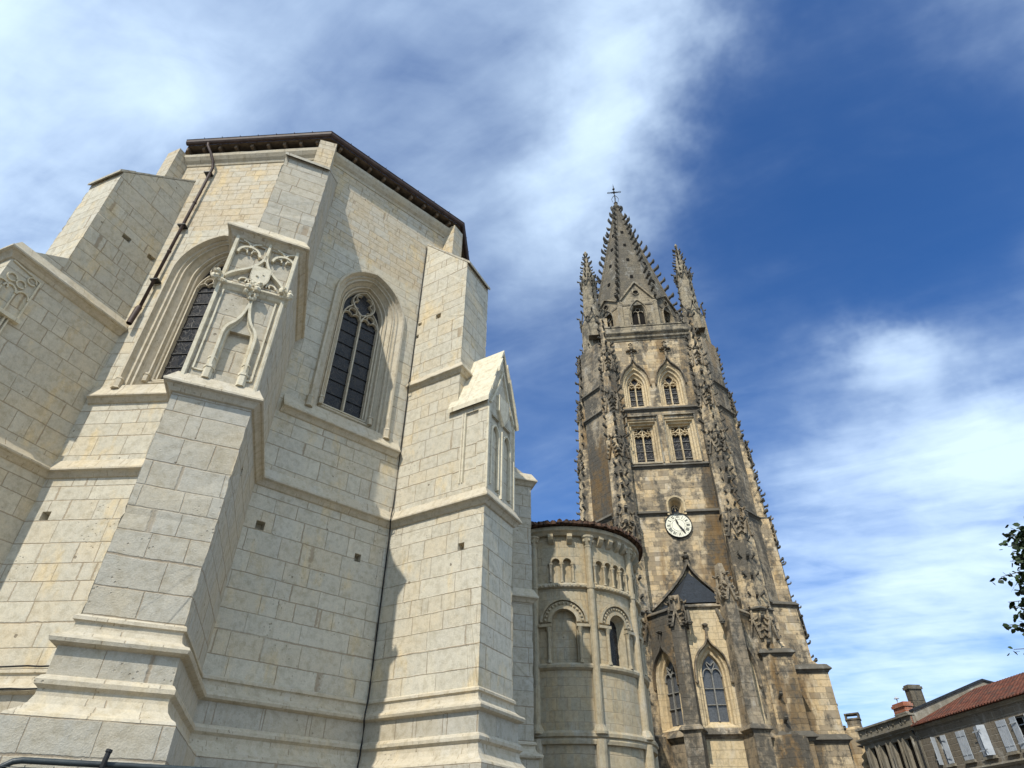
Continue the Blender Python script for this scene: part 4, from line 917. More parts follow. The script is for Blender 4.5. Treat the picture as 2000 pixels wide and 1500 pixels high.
def big_buttress(cx, cy, ang, LV, hw, name, lab, crs, mat):
    mb = MB(); prow(mb, cx, cy, ang, LV, hw); b_ = mb.build(name, M[mat], tower); tag(b_, label=lab)
    o = Vector((cos(ang), sin(ang))); s_ = Vector((-o.y, o.x)); c = Vector((cx, cy)); mb = MB()
    for (z0, z1, out, wd, h, out1, wd1) in LV:
        if z0 < 4: continue
        n = max(2, int((z1 - z0) / (.80 if z0 > 17 else 1.1)))
        rows = [(-h, 0, -1), (h, 0, 1), (0, 1, 0)] if z0 > 23 else [(0, 1, 0)]
        if abs(ang + 90) > 1: rows = [(-h, 0, -1), (h, 0, 1), (0, 1, 0)]
        for (a, ridge, sd) in rows:
            q0 = c + s_ * a + o * (out + (wd if ridge else 0)); q1 = c + s_ * a + o * (out1 + (wd1 if ridge else 0))
            dr = o if ridge else (o * .6 + s_ * sd * .9)
            crock_line(mb, TP(*q0, z0), TP(*q1, z1), vecT(*dr), n, crs)
        # inner rows on the two wedge faces and slim shafts
        if z0 > 8:
            for sd in (-1, 1):
                for fq in (.36, .72):
                    q0 = c + s_ * h * sd * fq + o * (out + wd * (1 - fq)); q1 = c + s_ * h * sd * fq + o * (out1 + wd1 * (1 - fq))
                    if fq == .36 and (z0 < 17 or z0 < 23): crock_line(mb, TP(*q0, z0 + .3), TP(*q1, z1 - .2), vecT(*(o * .8 + s_ * sd * .6)), n, crs * .8, b_ if 17 < z0 < 18 and abs(ang + 90) < 1 else None)
                    mb.tube([TP(*(q0 + o * .02), z0), TP(*(q1 + o * .02), z1)], .05, 4, cap=False)
    mb = MB()
    for (z0, z1, out, wd, h, out1, wd1) in LV:
        if z0 < 4: pass
        for sd in (-1, 1):
            if z1 < 34 and z0 > 5:
                mid = c + s_ * h * sd * .5 + o * (out1 + wd1 * .5); aa = math.degrees(math.atan2((o * h + s_ * sd * wd).y, (o * h + s_ * sd * wd).x))
                gablets(b_, mid.x, mid.y, aa, .02, h, z1 - 1.6, h * .46, 1.25)
        if z0 > 4:
            lo = [c - s_ * h, c - s_ * h + o * out, c + o * (out + wd), c + s_ * h + o * out, c + s_ * h]
            mb = MB(); ledge(mb, [tuple(p) for p in lo][::1], z0, .55); mb.build('ledge', M['crock'], b_)
    return b_
# (z0, z1, out, wedge, half width, out at top, wedge at top)
LVF = [(-EYE, 5.2, 1.5, .55, .88, 1.5, .55), (5.2, 11.5, 1.0, .45, .80, .95, .45), (11.5, 17.6, .95, .55, .78, .85, .5), (17.6, 23.6, .65, .55, .74, .5, .5), (23.6, 27.6, .42, .5, .62, .32, .42), (27.6, 31.5, .25, .38, .5, .15, .25), (31.5, 35.6, .10, .26, .34, .02, .04)]
big_buttress(-3.35, 0, -90, LVF, .75, 'front_buttress', 'wedge-shaped crocketed buttress beside the round chapel', .30, 'towb')
big_buttress(3.38, 0, -90, LVF, .75, 'front_buttress', 'wedge-shaped crocketed buttress right of the clock', .30, 'towb')
LVS = [(-EYE, 5.3, 1.75, .1, 1.0, 1.75, .1), (5.3, 8.8, 1.55, .1, .95, 1.5, .1), (8.8, 12.4, 1.05, .18, .85, 1.0, .2), (12.4, 18.2, .8, .3, .8, .7, .3), (18.2, 24.2, .55, .35, .74, .4, .35), (24.2, 28.6, .3, .35, .62, .2, .3), (28.6, 33.2, .1, .25, .5, 0, .2)]
big_buttress(-5.35, 2.3, 180, LVS, .8, 'side_buttress', 'side buttress on the left edge of the tower', .26, 'tow')
big_buttress(5.35, 2.3, 0, LVS, .8, 'side_buttress', 'stepped side buttress on the right edge of the tower', .26, 'tow')
big_buttress(5.35, 10.3, 0, LVS, .8, 'side_buttress', None, .26, 'tow')
# lower outworks at the right foot (stepped masses with dark string tops)
mb = MB()
poly(mb, [(3.0, 0), (3.0, -1.3), (4.55, -1.3), (4.55, 0)], -EYE, 9.1); poly(mb, [(3.0, 0), (3.0, -1.3), (4.55, -1.3), (4.55, 0)], 9.1, 10.0, [(3.0, 0), (3.0, -.2), (4.55, -.2), (4.55, 0)])
poly(mb, [(4.5, 3.5), (4.5, .75), (6.85, .75), (6.85, 3.5)], -EYE, 8.7); poly(mb, [(4.5, 3.5), (4.5, .75), (6.85, .75), (6.85, 3.5)], 8.7, 9.4, [(4.5, 3.5), (4.5, 1.3), (6.3, 1.3), (6.3, 3.5)])
poly(mb, [(4.45, 3), (4.45, .55), (6.15, .95), (6.15, 3)], 9.0, 12.4)
low = mb.build('lower_buttress', M['tow'], tower)
for pts, z, k in (([(3.0, 0), (3.0, -1.3), (4.55, -1.3), (4.55, 0)], 9.15, .9), ([(4.5, .75), (6.85, .75), (6.85, 3.5)], 8.75, 1.0), ([(4.5, .75), (6.9, .75), (6.9, 3.5)], 5.3, 1.0),
                  ([(3.0, 0), (3.0, -1.35), (4.6, -1.35), (4.6, .7)], 5.15, 1.0), ([(4.45, .55), (6.15, .95), (6.15, 3)], 12.35, .8)): mb = MB(); ledge(mb, pts, z, k); mb.build('ledge', M['crock'], low)

# corner turrets and pinnacles --------------------------------------
for sx, nm in ((-1, 'left'), (1, 'right')):
  for yy in (1.55, 11.0):
    cx, cy = sx * 4.15, yy; c = TP(cx, cy); r0_ = .98
    mb = MB(); mb.cone(c, r0_, r0_ * .92, 27.0, 36.2, 8, AT + 22.5); mb.cone(c, r0_ * .92, .70, 36.2, 37.0, 8, AT + 22.5); mb.cone(c, .72, .62, 37.0, 41.4, 8, AT + 22.5); mb.cone(c, .62, .06, 41.4, 45.3, 8, AT + 22.5)
    mb.cone(c, .10, .14, 45.2, 45.5, 6); mb.cone(c, .14, .03, 45.5, 45.75, 6)
    for a in range(8):
        f_ = Vector((cos(AT + 22.5 + 45 * a), sin(AT + 22.5 + 45 * a), 0)); mb.tube([c + f_ * r0_ + Vector((0, 0, 27)), c + f_ * r0_ * .93 + Vector((0, 0, 36.2))], .07, 4, cap=False)
    pn = mb.build('pinnacle', M['towg'], tower)
    if yy < 5: tag(pn, label='crocketed corner pinnacle on the %s of the spire' % nm)
    mb = MB()
    for a in range(8):
        f_ = Vector((cos(AT + 45 * a + 22.5), sin(AT + 45 * a + 22.5), 0))
        crock_line(mb, c + f_ * .62 + Vector((0, 0, 41.5)), c + f_ * .10 + Vector((0, 0, 45.2)), f_, 5, .24)
        if a % 2 == 0: crock_line(mb, c + f_ * .72 + Vector((0, 0, 37.2)), c + f_ * .64 + Vector((0, 0, 41.0)), f_, 5, .22)
        g = Vector((cos(AT + 45 * a), sin(AT + 45 * a), 0)); s2 = Vector((-g.y, g.x, 0))
        for z, rr, hh in ((41.0, .66, 1.0), (36.3, .95, 1.2)):
            base = c + g * rr * .98
            for s in (-1, 1): 
                mb.tube([base + s2 * s * rr * .4 + Vector((0, 0, z - .3)), base + g * .1 + Vector((0, 0, z + hh - .3))], .06, 4)
                mb.crocket(base + s2 * s * rr * .2 + Vector((0, 0, z + hh * .4 - .3)), s2 * s + g * .5, .2)
            mb.crocket(base + g * .1 + Vector((0, 0, z + hh - .3)), g, .22)
    CROCK.v, CROCK.f, CROCK.mi = CROCK.v + mb.v, CROCK.f + [[i + len(CROCK.v) for i in f] for f in mb.f], CROCK.mi + mb.mi

# lantern with gabled faces, spire ----------------------------------
cT = TP(0, 6.3); RL = 3.92; RA = AT + 22.5
mb = MB(); spr = None
lant = MB()
for a in range(8):
    g = AT - 90 + 45 * a; mid = cT + Vector((cos(g), sin(g), 0)) * (RL * cos(22.5)); hw = RL * sin(22.5)
    fr = Fr((mid.x, mid.y), g + 90)                      # outward = direction g
    lp = arch(0, .62, 36.0, 38.5, 1.15, 7)
    fl_ = [(-hw, 33.9), (0, 33.9), (0, 36.0)]
    k = len(lp) // 2; big = (a % 2 == 0); zt = 42.1 if big else 41.2; ze = 39.95
    lant.face([fr.P(*p, .12) for p in [(-hw, 33.9), (0, 33.9), (0, 36.0)] + lp[:k + 1] + [(0, zt), (-hw, ze)]]); lant.face([fr.P(*p, .12) for p in [(hw, 33.9), (hw, ze), (0, zt)] + lp[k:] + [(0, 36.0), (0, 33.9)]])
    reveal(lant, fr, [(.62, .12, 36.0, 38.5, 1.15), (.58, -.05, 36.0, 38.5, 1.1), (.52, -.35, 36.0, 38.5, 1.0)], 0, 7)
    lant.ribbon(fr, arch(0, .74, 37.2, 38.5, 1.38, 7), .10, .10, .24, w2=.05)
    lant.ribbon(fr, [(0, 36.0), (0, 38.6)], .12, -.35, -.2); lant.ribbon(fr, arc(.22, 38.7, .2, 180, 0, 6), .06, -.35, -.2); lant.ribbon(fr, arc(-.22, 38.7, .2, 180, 0, 6), .06, -.35, -.2); lant.ribbon(fr, arc(0, 39.05, .2, -30, 210, 6), .06, -.35, -.2)
    for s in (-1, 1): lant.ribbon(fr, [(s * (hw + .02), ze - .05), (0, zt + .03)], .13, -.6, .30)
    lant.ribbon(fr, arc(0, 40.85 if big else 40.3, .27, 0, 360, 12), .07, .10, .22)
    f_ = Vector((cos(g + 22.5), sin(g + 22.5), 0)); lant.tube([cT + f_ * (RL + .05) + Vector((0, 0, 33.9)), cT + f_ * (RL + .05) + Vector((0, 0, 39.6))], .26, 6); lant.cone(cT + f_ * (RL + .05), .26, .05, 39.6, 40.5, 6)
lt = lant.build('lantern', M['towg'], tower)
for a in range(8):
    g = AT - 90 + 45 * a; mid = cT + Vector((cos(g), sin(g), 0)) * (RL * cos(22.5)); fr = Fr((mid.x, mid.y), g + 90)
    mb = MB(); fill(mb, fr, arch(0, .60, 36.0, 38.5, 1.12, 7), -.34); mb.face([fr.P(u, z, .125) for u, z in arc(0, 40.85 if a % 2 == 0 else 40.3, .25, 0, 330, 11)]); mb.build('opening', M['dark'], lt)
mb = MB()
Z0, Z1, R0, R1 = 39.3, 57.6, 4.10, .20
n = 22
for i in range(n):
    t0, t1 = i / n, (i + 1) / n; mb.cone(cT, R0 + (R1 - R0) * t0, R0 + (R1 - R0) * t1, Z0 + (Z1 - Z0) * t0, Z0 + (Z1 - Z0) * t1, 8, RA)
for a in range(8):
    f_ = Vector((cos(RA + 45 * a), sin(RA + 45 * a), 0)); mb.tube([cT + f_ * R0 + Vector((0, 0, Z0)), cT + f_ * R1 + Vector((0, 0, Z1))], .12, 6, cap=False)
mb.cone(cT, .22, .42, 57.4, 57.7, 10); mb.cone(cT, .42, .44, 57.7, 57.9, 10); mb.cone(cT, .44, .2, 57.9, 58.1, 10); mb.cone(cT, .22, .16, 58.1, 58.7, 8); mb.cone(cT, .24, .05, 58.7, 59.0, 8)
sp_ = mb.build('spire', M['spire'], tower)
mb = MB()
for a in range(8):
    f_ = Vector((cos(RA + 45 * a), sin(RA + 45 * a), 0)); crock_line(mb, cT + f_ * (R0 + .08) + Vector((0, 0, Z0 + .4)), cT + f_ * (R1 + .08) + Vector((0, 0, Z1 - .1)), f_, 17, .50, sp_ if a in (4, 5, 6) else None)
for a in (0, 1, 7):
    g = AT - 90 + 45 * a
    for z in (43.6, 46.6, 49.4, 52.0):
        R = (R0 + (R1 - R0) * (z - Z0) / (Z1 - Z0)) * cos(22.5); mid = cT + Vector((cos(g), sin(g), 0)) * (R + .03); fr = Fr((mid.x, mid.y), g + 90); mb = MB()
        mb.fbox(fr, -.14, .14, z, z + .38, -.3, .01); mb.build('vent_hole', M['dark'], sp_)
# wrought iron cross
mb = MB(); q = lambda x, z, y=0: TP(x, 6.3 + y, z)
mb.tube([q(0, 58.8), q(0, 61.9)], .045, 6)
for s in (-1, 1):
    mb.tube([q(0, 60.7), q(s * .46, 60.7)], .04, 6)
    mb.tube([q(s * (.60 + .15 * math.cos(t * .785)), 60.7 + .12 * math.sin(t * .785)) for t in range(9)], .035, 5)
    mb.tube([q(s * (.30), 59.0), q(s * .38, 59.5), q(s * .22, 59.9), q(s * .05, 60.1)], .03, 5)
    mb.tube([q(0, 59.0, s * .35), q(0, 59.5, s * .38), q(0, 60.1, s * .05)], .03, 5)
    for a in (.14, .32): mb.blob(q(s * a, 60.7), .10)
mb.blob(q(0, 60.7), .16); mb.blob(q(0, 61.3), .13, sq=(1.2, 1.2, 1.4)); mb.blob(q(0, 60.1), .10); mb.cone(q(0, 0), .04, .005, 61.7, 62.3, 5)
mb.build('iron_cross', M['iron'], tower)

# clock ---------------------------------------------------------------
CX, CZ, CR = -.05, 17.28, .84
mb = MB()
rings = [[FT.P(CX + r * cos(a * 10), CZ + r * sin(a * 10), d_) for a in range(36)] for r, d_ in ((CR + .01, -.02), (CR + .02, .10), (CR + .01, .15), (CR - .03, .15), (CR - .04, .11))]
mb.loft(rings, True); ck = mb.build('clock', M['black'], tower); tag(ck, label='round cream clock with Roman numerals and black hands')
mb = MB(); mb.face([FT.P(CX + (CR - .035) * cos(a * 10), CZ + (CR - .035) * sin(a * 10), .10) for a in range(36)]); mb.build('dial', M['dial'], ck)
mb = MB(); mb.ribbon(FT, [(CX + .40 * cos(a * 10), CZ + .40 * sin(a * 10)) for a in range(36)], .016, .10, .107, True)
for h in range(12):
    a = 90 - 30 * (h + .5); mb.ribbon(FT, [(CX + .42 * cos(a), CZ + .42 * sin(a)), (CX + .80 * cos(a), CZ + .80 * sin(a))], .010, .10, .106)
mb.build('dial_lines', M['zinc'], ck)
mb = MB(); NUM = ['XII', 'I', 'II', 'III', 'IIII', 'V', 'VI', 'VII', 'VIII', 'IX', 'X', 'XI']
for h, s in enumerate(NUM):
    mb = MB(); a = 90 - 30 * h; rd = Vector((cos(a), sin(a))); tg = Vector((rd.y, -rd.x)); ctr_ = Vector((CX, CZ)) + rd * .60
    wd = {'I': .052, 'V': .10, 'X': .10}; tot = sum(wd[c] for c in s); x = -tot / 2; H = .105
    for c in s:
        w = wd[c]; m_ = x + w / 2; P2 = lambda u, v: tuple(ctr_ + tg * u + rd * v)
        L = {'I': [((m_, -H), (m_, H), .026)], 'V': [((m_ - w * .36, H), (m_, -H), .028), ((m_ + w * .36, H), (m_, -H), .014)], 'X': [((m_ - w * .36, H), (m_ + w * .36, -H), .028), ((m_ + w * .36, H), (m_ - w * .36, -H), .014)]}[c]
        for p, q_, t_ in L: mb.ribbon(FT, [P2(*p), P2(*q_)], t_, .10, .112)
        x += w
    mb.build('numeral', M['black'], ck)
for nm, a, L, tail in (('hour_hand', 90 + 18, .46, .10), ('minute_hand', 90 - 147, .68, .16)):
    d2 = Vector((cos(a), sin(a))); n2 = Vector((-d2.y, d2.x)); c2 = Vector((CX, CZ)); mb = MB(); pts = [c2 - d2 * tail, c2 + n2 * .05 + d2 * L * .35, c2 + n2 * .045 + d2 * L * .7, c2 + d2 * L, c2 - n2 * .045 + d2 * L * .7, c2 - n2 * .05 + d2 * L * .35]
    h_ = .13 if nm == 'hour_hand' else .145
    mb.face([FT.P(p.x, p.y, h_) for p in pts]); mb.ribbon(FT, [tuple(p) for p in pts], .02, h_ - .006, h_ + .004, True); mb.build(nm, M['black'], ck)

# ------------------------------------------------------------------ porch chapel at the foot of the tower (part of the tower)
AP = [(-3.35, -.5), (-1.28, -2.75), (1.28, -2.75), (3.35, -.5)]
def ap_window(fr, uc, zb, zs, rise, w, par, lab):
    mb = MB(); st = [(w + .34, 0), (w + .28, -.10), (w + .20, -.10), (w + .14, -.26), (w + .05, -.28), (w, -.5)]
    loops = reveal(mb, fr, [(a, b, zb - .3 * (1 + b / .5), zs, rise * a / w) for a, b in st], uc, 9); wn = mb.build('window', M['towl'], par); tag(wn, label=lab)
    mb = MB(); fill(mb, fr, arch(uc, w, zb - .02, zs, rise, 9), -.47); mb.build('glass', M['glassg'], wn)
    mb = MB(); D0, D1 = -.46, -.34
    mb.ribbon(fr, [(uc, zb), (uc, zs + .1)], .06, D0, D1)
    for s in (-1, 1):
        X = lambda x: uc + s * x
        mb.ribbon(fr, [(X(a), z) for a, z in qbez((0, zs), (.02, zs + .3), (w * .5, zs + .3)) + qbez((w * .5, zs + .3), (w * .95, zs + .25), (w, zs - .1))[1:]], .05, D0, D1)
        mb.ribbon(fr, [(X(a), z) for a, z in qbez((0, zs + .2), (.25, zs + .45), (.2, zs + .65)) + qbez((.2, zs + .65), (.1, zs + .55), (0, zs + .45))[1:]], .045, D0, D1)
    for z in (zb + .75, zb + 1.5): mb.ribbon(fr, [(uc - w, z), (uc + w, z)], .04, D0, D1 - .04)
    mb.build('tracery', M['zinc2'], wn)
    mb = MB()
    for s in (-1, 1):
        W2 = w + .40
        mb.ribbon(fr, [(uc + s * W2, zs - .35), (uc + s * W2, zs)] + [(uc + s * a, z) for a, z in qbez((W2, zs), (W2 * .98, zs + rise * .85), (W2 * .38, zs + rise * 1.32)) + qbez((W2 * .38, zs + rise * 1.32), (.06, zs + rise * 1.5), (0, zs + rise * 2.0))[1:]], .13, -.02, .18, w2=.07)
        mb.blob(fr.P(uc + s * W2, zs - .42, .1), .10)
    mb.ribbon(fr, [(uc, zs + rise * 1.8), (uc, zs + rise * 2.45)], .10, -.02, .15); mb.blob(fr.P(uc, zs + rise * 2.5, .12), .15, sq=(1.1, 1.1, .7))
    mb.build('ogee_hood', M['towd'], wn); return loops[0]
mats_ = ('towd', 'towl', 'tow')
for i in range(3):
    fr, ln = TS(*AP[i], *AP[i + 1]); w = .47 if i == 1 else .42
    mb = MB(); lp = ap_window(fr, ln / 2 + (0 if i == 1 else (.1 if i == 0 else -.58)), 5.75, 7.9, .95, w, tower, ['leaded window on the stained left face of the low apse', 'leaded ogee window in the middle face of the low apse', 'leaded window on the right face of the low apse'][i])
    window_wall(mb, fr, 0, ln, 5.1, 11.35, lp); grid_wall(mb, fr, 0, ln, -EYE, 5.1); mb.build('apse_wall', M[mats_[i]], tower)
mb = MB(); ledge(mb, AP, 5.1, 1.1); mb.build('apse_string', M['towd'], tower)
mb = MB(); ledge(mb, AP, 11.25, .7); mb.build('apse_eave', M['towd'], tower)
mb = MB(); apx = TP(0.05, -.02, 14.2); EV = [TP(-2.35, -.02, 11.5), TP(-1.25, -2.8, 11.5), TP(1.25, -2.8, 11.5), TP(2.35, -.02, 11.5)]
for p, q_ in zip(EV, EV[1:]): mb.face([p, q_, apx])
mb.build('slate_roof', M['slate'], tower)
mb = MB()
for s in (-1, 1):
    mb.ribbon(FT, [(.05 + s * a, z) for a, z in [(3.0, 11.5)] + qbez((3.0, 11.5), (1.3, 12.9), (.55, 13.85)) + qbez((.55, 13.85), (.15, 14.3), (0, 14.9))[1:]], .22, -.05, .30, w2=.12)
for z, r in ((14.85, .16), (15.15, .24), (15.4, .12)): mb.blob(FT.P(.05, z, .2), r, sq=(1, 1, .7))
mb.build('roof_coping', M['towd'], tower)
for (x, y, ang, zt, lb) in ((-1.32, -2.75, -108, 12.3, 'slender pier with a broken top left of the middle window'), (1.32, -2.75, -72, 13.6, 'slender pier with a crocketed top right of the middle window'), (-3.3, -.55, -140, 10.2, None), (3.3, -.55, -40, 10.2, None)):
    o = Vector((cos(ang), sin(ang))); s_ = Vector((-o.y, o.x)); c = Vector((x, y)); mb = MB()
    def blk(z0, z1, out, h, out1=None, h1=None):
        out1 = out if out1 is None else out1; h1 = h if h1 is None else h1
        poly(mb, [tuple(p) for p in (c - s_ * h - o * .2, c - s_ * h + o * out, c + s_ * h + o * out, c + s_ * h - o * .2)], z0, z1, [tuple(p) for p in (c - s_ * h1 - o * .2, c - s_ * h1 + o * out1, c + s_ * h1 + o * out1, c + s_ * h1 - o * .2)])
    blk(-EYE, 5.1, .95, .42); blk(5.1, 6.0, .80, .40, .62, .36); blk(6.0, zt - 1.6, .62, .36, .58, .34)
    if x > 0 and zt > 13: blk(zt - 1.6, zt, .55, .30, .25, .12)
    else: blk(zt - 1.6, zt - .5, .55, .30, .5, .28)
    pr = mb.build('pier', M['towd'], tower); 
    if lb: tag(pr, label=lb)
    mb = MB(); mid = c + o * .6; gablets(pr, c.x, c.y, ang, .58, .3, zt - 2.2, .34, 1.0)
    for sd in (-1, 1):
        m2 = c + s_ * sd * .33 + o * .2; gablets(pr, m2.x, m2.y, ang + 90 * sd, .0, .3, zt - 2.2, .34, .9)
        mb.tube([TP(*(c + s_ * sd * .34 + o * .62), 6.1), TP(*(c + s_ * sd * .32 + o * .60), zt - 2.2)], .05, 4)
    mb = MB(); ledge(mb, [tuple(p) for p in (c - s_ * .42, c - s_ * .42 + o * .92, c + s_ * .42 + o * .92, c + s_ * .42)], 5.2, .8)
    mb.build('ledge', M['towd'], pr)
# gargoyles under the apse eave
for x in (-1.0, 1.0):
    mb = MB(); fr, ln = TS(*AP[1], *AP[2]); mb.tube([fr.P(ln / 2 + x * .78, 11.1, 0), fr.P(ln / 2 + x * .82, 10.8, .3), fr.P(ln / 2 + x * .86, 10.4, .55)], [.10, .09, .07], 6); mb.blob(fr.P(ln / 2 + x * .86, 10.3, .6), .17)
    mb.build('gargoyle', M['spire'], tower)

tag(CROCK.build('crockets', M['crock'], tower), kind='stuff')

# ================================================================== ROUND CHAPEL
CC = (2.2, 26.95); CRd = 3.1
def CP(phi, r, z): return Vector((CC[0] + r * cos(phi), CC[1] + r * sin(phi), z))
chapel = thing('round_chapel', (CC[0], CC[1], 0), 'round Romanesque chapel with blind arcades and tiled conical roof between church and tower', 'chapel')
class CF:
    """cylinder frame with the same P(u, z, d) signature; u = arc length from phi0 (travelling left to right)"""
    def __init__(s, phi0, r=CRd): s.p = phi0; s.r = r
    def P(s, u, z, d=0): return CP(s.p + math.degrees(u / s.r), s.r + d, z)
COLS = [-154, -114, -74.5, -35, 5, 45]
def ring(mb, prof_, p0=-200, p1=60, st=3):
    L = []
    n = int((p1 - p0) / st)
    for i in range(n + 1):
        a = p0 + (p1 - p0) * i / n; L.append([CP(a, CRd + o, z) for o, z in prof_])
    mb.loft(L)
def cwall(mb, p0, p1, z0, z1, st=4.0, d=0):
    n = max(1, int((p1 - p0) / st))
    for i in range(n):
        a, b = p0 + (p1 - p0) * i / n, p0 + (p1 - p0) * (i + 1) / n; mb.face([CP(a, CRd + d, z0), CP(b, CRd + d, z0), CP(b, CRd + d, z1), CP(a, CRd + d, z1)])
def carch_wall(mb, cf, u0, u1, z0, z1, lp):
    """wall on the cylinder with an arched hole, as columns of quads"""
    k = len(lp) // 2; uc = lp[k][0]; zb = lp[0][1]; w = uc - lp[0][0]; N = 10
    for a0, a1_, hole in [(u0, uc - w, 0), (uc + w, u1, 0), (uc - w, uc + w, 1)]:
        xs = [p[0] for p in lp[1:-1]] if hole else [a0 + (a1_ - a0) * i / 4 for i in range(5)]
        if hole:
            pts = lp[1:-1]
            for p, q_ in zip(pts, pts[1:]):
                if abs(p[0] - q_[0]) < 1e-6: continue
                mb.face([cf.P(p[0], p[1]), cf.P(q_[0], q_[1]), cf.P(q_[0], z1), cf.P(p[0], z1)])
                if zb > z0 + .01: mb.face([cf.P(p[0], z0), cf.P(q_[0], z0), cf.P(q_[0], zb), cf.P(p[0], zb)])
        else:
            for p, q_ in zip(xs, xs[1:]): mb.face([cf.P(p, z0), cf.P(q_, z0), cf.P(q_, z1), cf.P(p, z1)])
def cfill(mb, cf, lp, d):
    pts = lp[1:-1]; zb = lp[0][1]
    for p, q_ in zip(pts, pts[1:]):
        if abs(p[0] - q_[0]) < 1e-6: continue
        mb.face([cf.P(p[0], zb, d), cf.P(q_[0], zb, d), cf.P(q_[0], q_[1], d), cf.P(p[0], p[1], d)])
ZLo, ZMi, ZGa, ZEv = 3.40, 5.62, 8.50, 10.55
mb = MB(); cwall(mb, -200, 60, -EYE, ZMi)
bays = [(COLS[i] + COLS[i + 1]) / 2 for i in range(5)]
for i, bc in enumerate(bays):
    cf = CF(bc); hu = rad(19.8) * CRd
    real = i in (2, 4); w = .40 if real else .46
    lp = arch(0, w, ZMi + .10, 7.15, w, 8); carch_wall(mb, cf, -hu, hu, ZMi, ZGa, lp)
    # upper arcade: four small arches
    us = [-.62, -.21, .21, .62] if i in (2, 3) else [-.22, .22]
    edges = [-hu] + [(a + b) / 2 for a, b in zip(us, us[1:])] + [hu]
    for u, e0, e1 in zip(us, edges, edges[1:]): carch_wall(mb, cf, e0, e1, ZGa, ZEv, arch(u, .155, ZGa + .12, 9.42, .155, 6))
wl = mb.build('wall', M['chap'], chapel)
for i, bc in enumerate(bays):
    cf = CF(bc); hu = rad(19.8) * CRd; real = i in (2, 4); w = .40 if real else .46
    mb = MB()
    specs = [arch(0, w, ZMi + .10, 7.15, w, 8), arch(0, w - (.12 if real else .0), ZMi + .10, 7.15, w - (.12 if real else .0), 8)]
    mb.loft([[cf.P(*p, 0) for p in specs[0]], [cf.P(*p, -.22 if not real else -.3) for p in specs[1]]])
    if real:
        mb.build('window', M['chapm'], chapel); mb = MB(); cfill(mb, cf, specs[1], -.28); mb.build('glass', M['glass'], chapel)
    else:
        cfill(mb, cf, specs[1], -.20); mb.build('blind_arch', M['chap'], chapel)
    # archivolt in three rings, with carved zigzag
    mb = MB()
    for r_, wd, d0, d1 in ((w + .06, .12, -.02, .10), (w + .22, .16, -.02, .05), (w + .36, .08, -.02, .13)):
        mb.ribbon(cf, arc(0, 7.15, r_, 180, 0, 20), wd, d0, d1)
    for k_ in range(15):
        a = 12 * k_ + 6; r_ = w + .22; mb.blob(cf.P(r_ * cos(a), 7.15 + r_ * sin(a), .06), .055, 5)
    mb.build('archivolt', M['chapm'], chapel)
    for s in (-1, 1):
        mb = MB()
        mb.ribbon(cf, [(s * (w - .02), 7.02), (min(hu, w + .46) * s, 7.02)], .14, -.02, .16, w2=.10)
        uc = s * (w + .10); c_ = cf.P(uc, 0, .06)
        for r0_, r1_, z0, z1 in ((.10, .07, ZMi + .10, ZMi + .22), (.062, .062, ZMi + .22, 6.78), (.065, .12, 6.78, 6.96)): mb.cone(c_, r0_, r1_, z0, z1, 8)
        mb.build('column', M['chapm'], chapel)
    us = [-.62, -.21, .21, .62] if i in (2, 3) else [-.22, .22]
    mb = MB()
    for u in us:
        lpp = arch(u, .155, ZGa + .12, 9.42, .155, 6); mb.loft([[cf.P(*p, 0) for p in lpp], [cf.P(*p, -.16) for p in lpp]]); cfill(mb, cf, lpp, -.155)
        mb.ribbon(cf, arc(u, 9.42, .19, 180, 0, 8), .06, -.01, .05)
    cols_ = [us[0] - .21] + [(a + b) / 2 for a, b in zip(us, us[1:])] + [us[-1] + .21]
    mb.build('gallery_arcade', M['chapm'], chapel)
    for u in cols_:
        mb = MB(); c_ = cf.P(u, 0, .04)
        for r0_, r1_, z0, z1 in ((.075, .05, ZGa + .12, ZGa + .2), (.045, .045, ZGa + .2, 9.2), (.05, .09, 9.2, 9.32), (.10, .10, 9.32, 9.38)): mb.cone(c_, r0_, r1_, z0, z1, 7)
        mb.build('colonnette', M['chapm'], chapel)
# engaged columns
for phi in COLS:
    c_ = CP(phi, CRd + .06, 0); mb = MB()
    for r0_, r1_, z0, z1 in ((.19, .19, -EYE, 3.35), (.26, .26, 3.5, 3.58), (.26, .16, 3.58, 3.78), (.145, .145, 3.78, 8.4), (.17, .17, 8.4, 8.62), (.135, .135, 8.62, 10.05), (.15, .15, 10.05, 10.1), (.14, .25, 10.1, 10.42), (.27, .27, 10.42, 10.50)): mb.cone(c_, r0_, r1_, z0, z1, 12)
    for a in range(6): mb.blob(c_ + Vector((.22 * cos(a * 60 + phi), .22 * sin(a * 60 + phi), 10.28)), .06)
    mb.build('engaged_column', M['chapm'], chapel, smooth=False)
mb = MB(); ring(mb, [(-.05, 3.62), (.10, 3.60), (.17, 3.52), (.17, 3.42), (.10, 3.38), (.14, 3.30), (.12, 3.2), (-.05, 3.18)]); mb.build('string_course', M['chapm'], chapel); mb = MB(); ring(mb, [(-.05, ZMi + .12), (.10, ZMi + .10), (.14, ZMi + .03), (.13, ZMi - .05), (.04, ZMi - .12), (-.05, ZMi - .13)]); mb.build('string_course', M['chapm'], chapel); mb = MB()
ring(mb, [(-.05, ZGa + .12), (.08, ZGa + .10), (.13, ZGa + .02), (.12, ZGa - .06), (.03, ZGa - .10), (-.05, ZGa - .11)])
for a in range(-160, 40, 3): mb.blob(CP(a, CRd + .11, ZGa - .02), .055, 5)
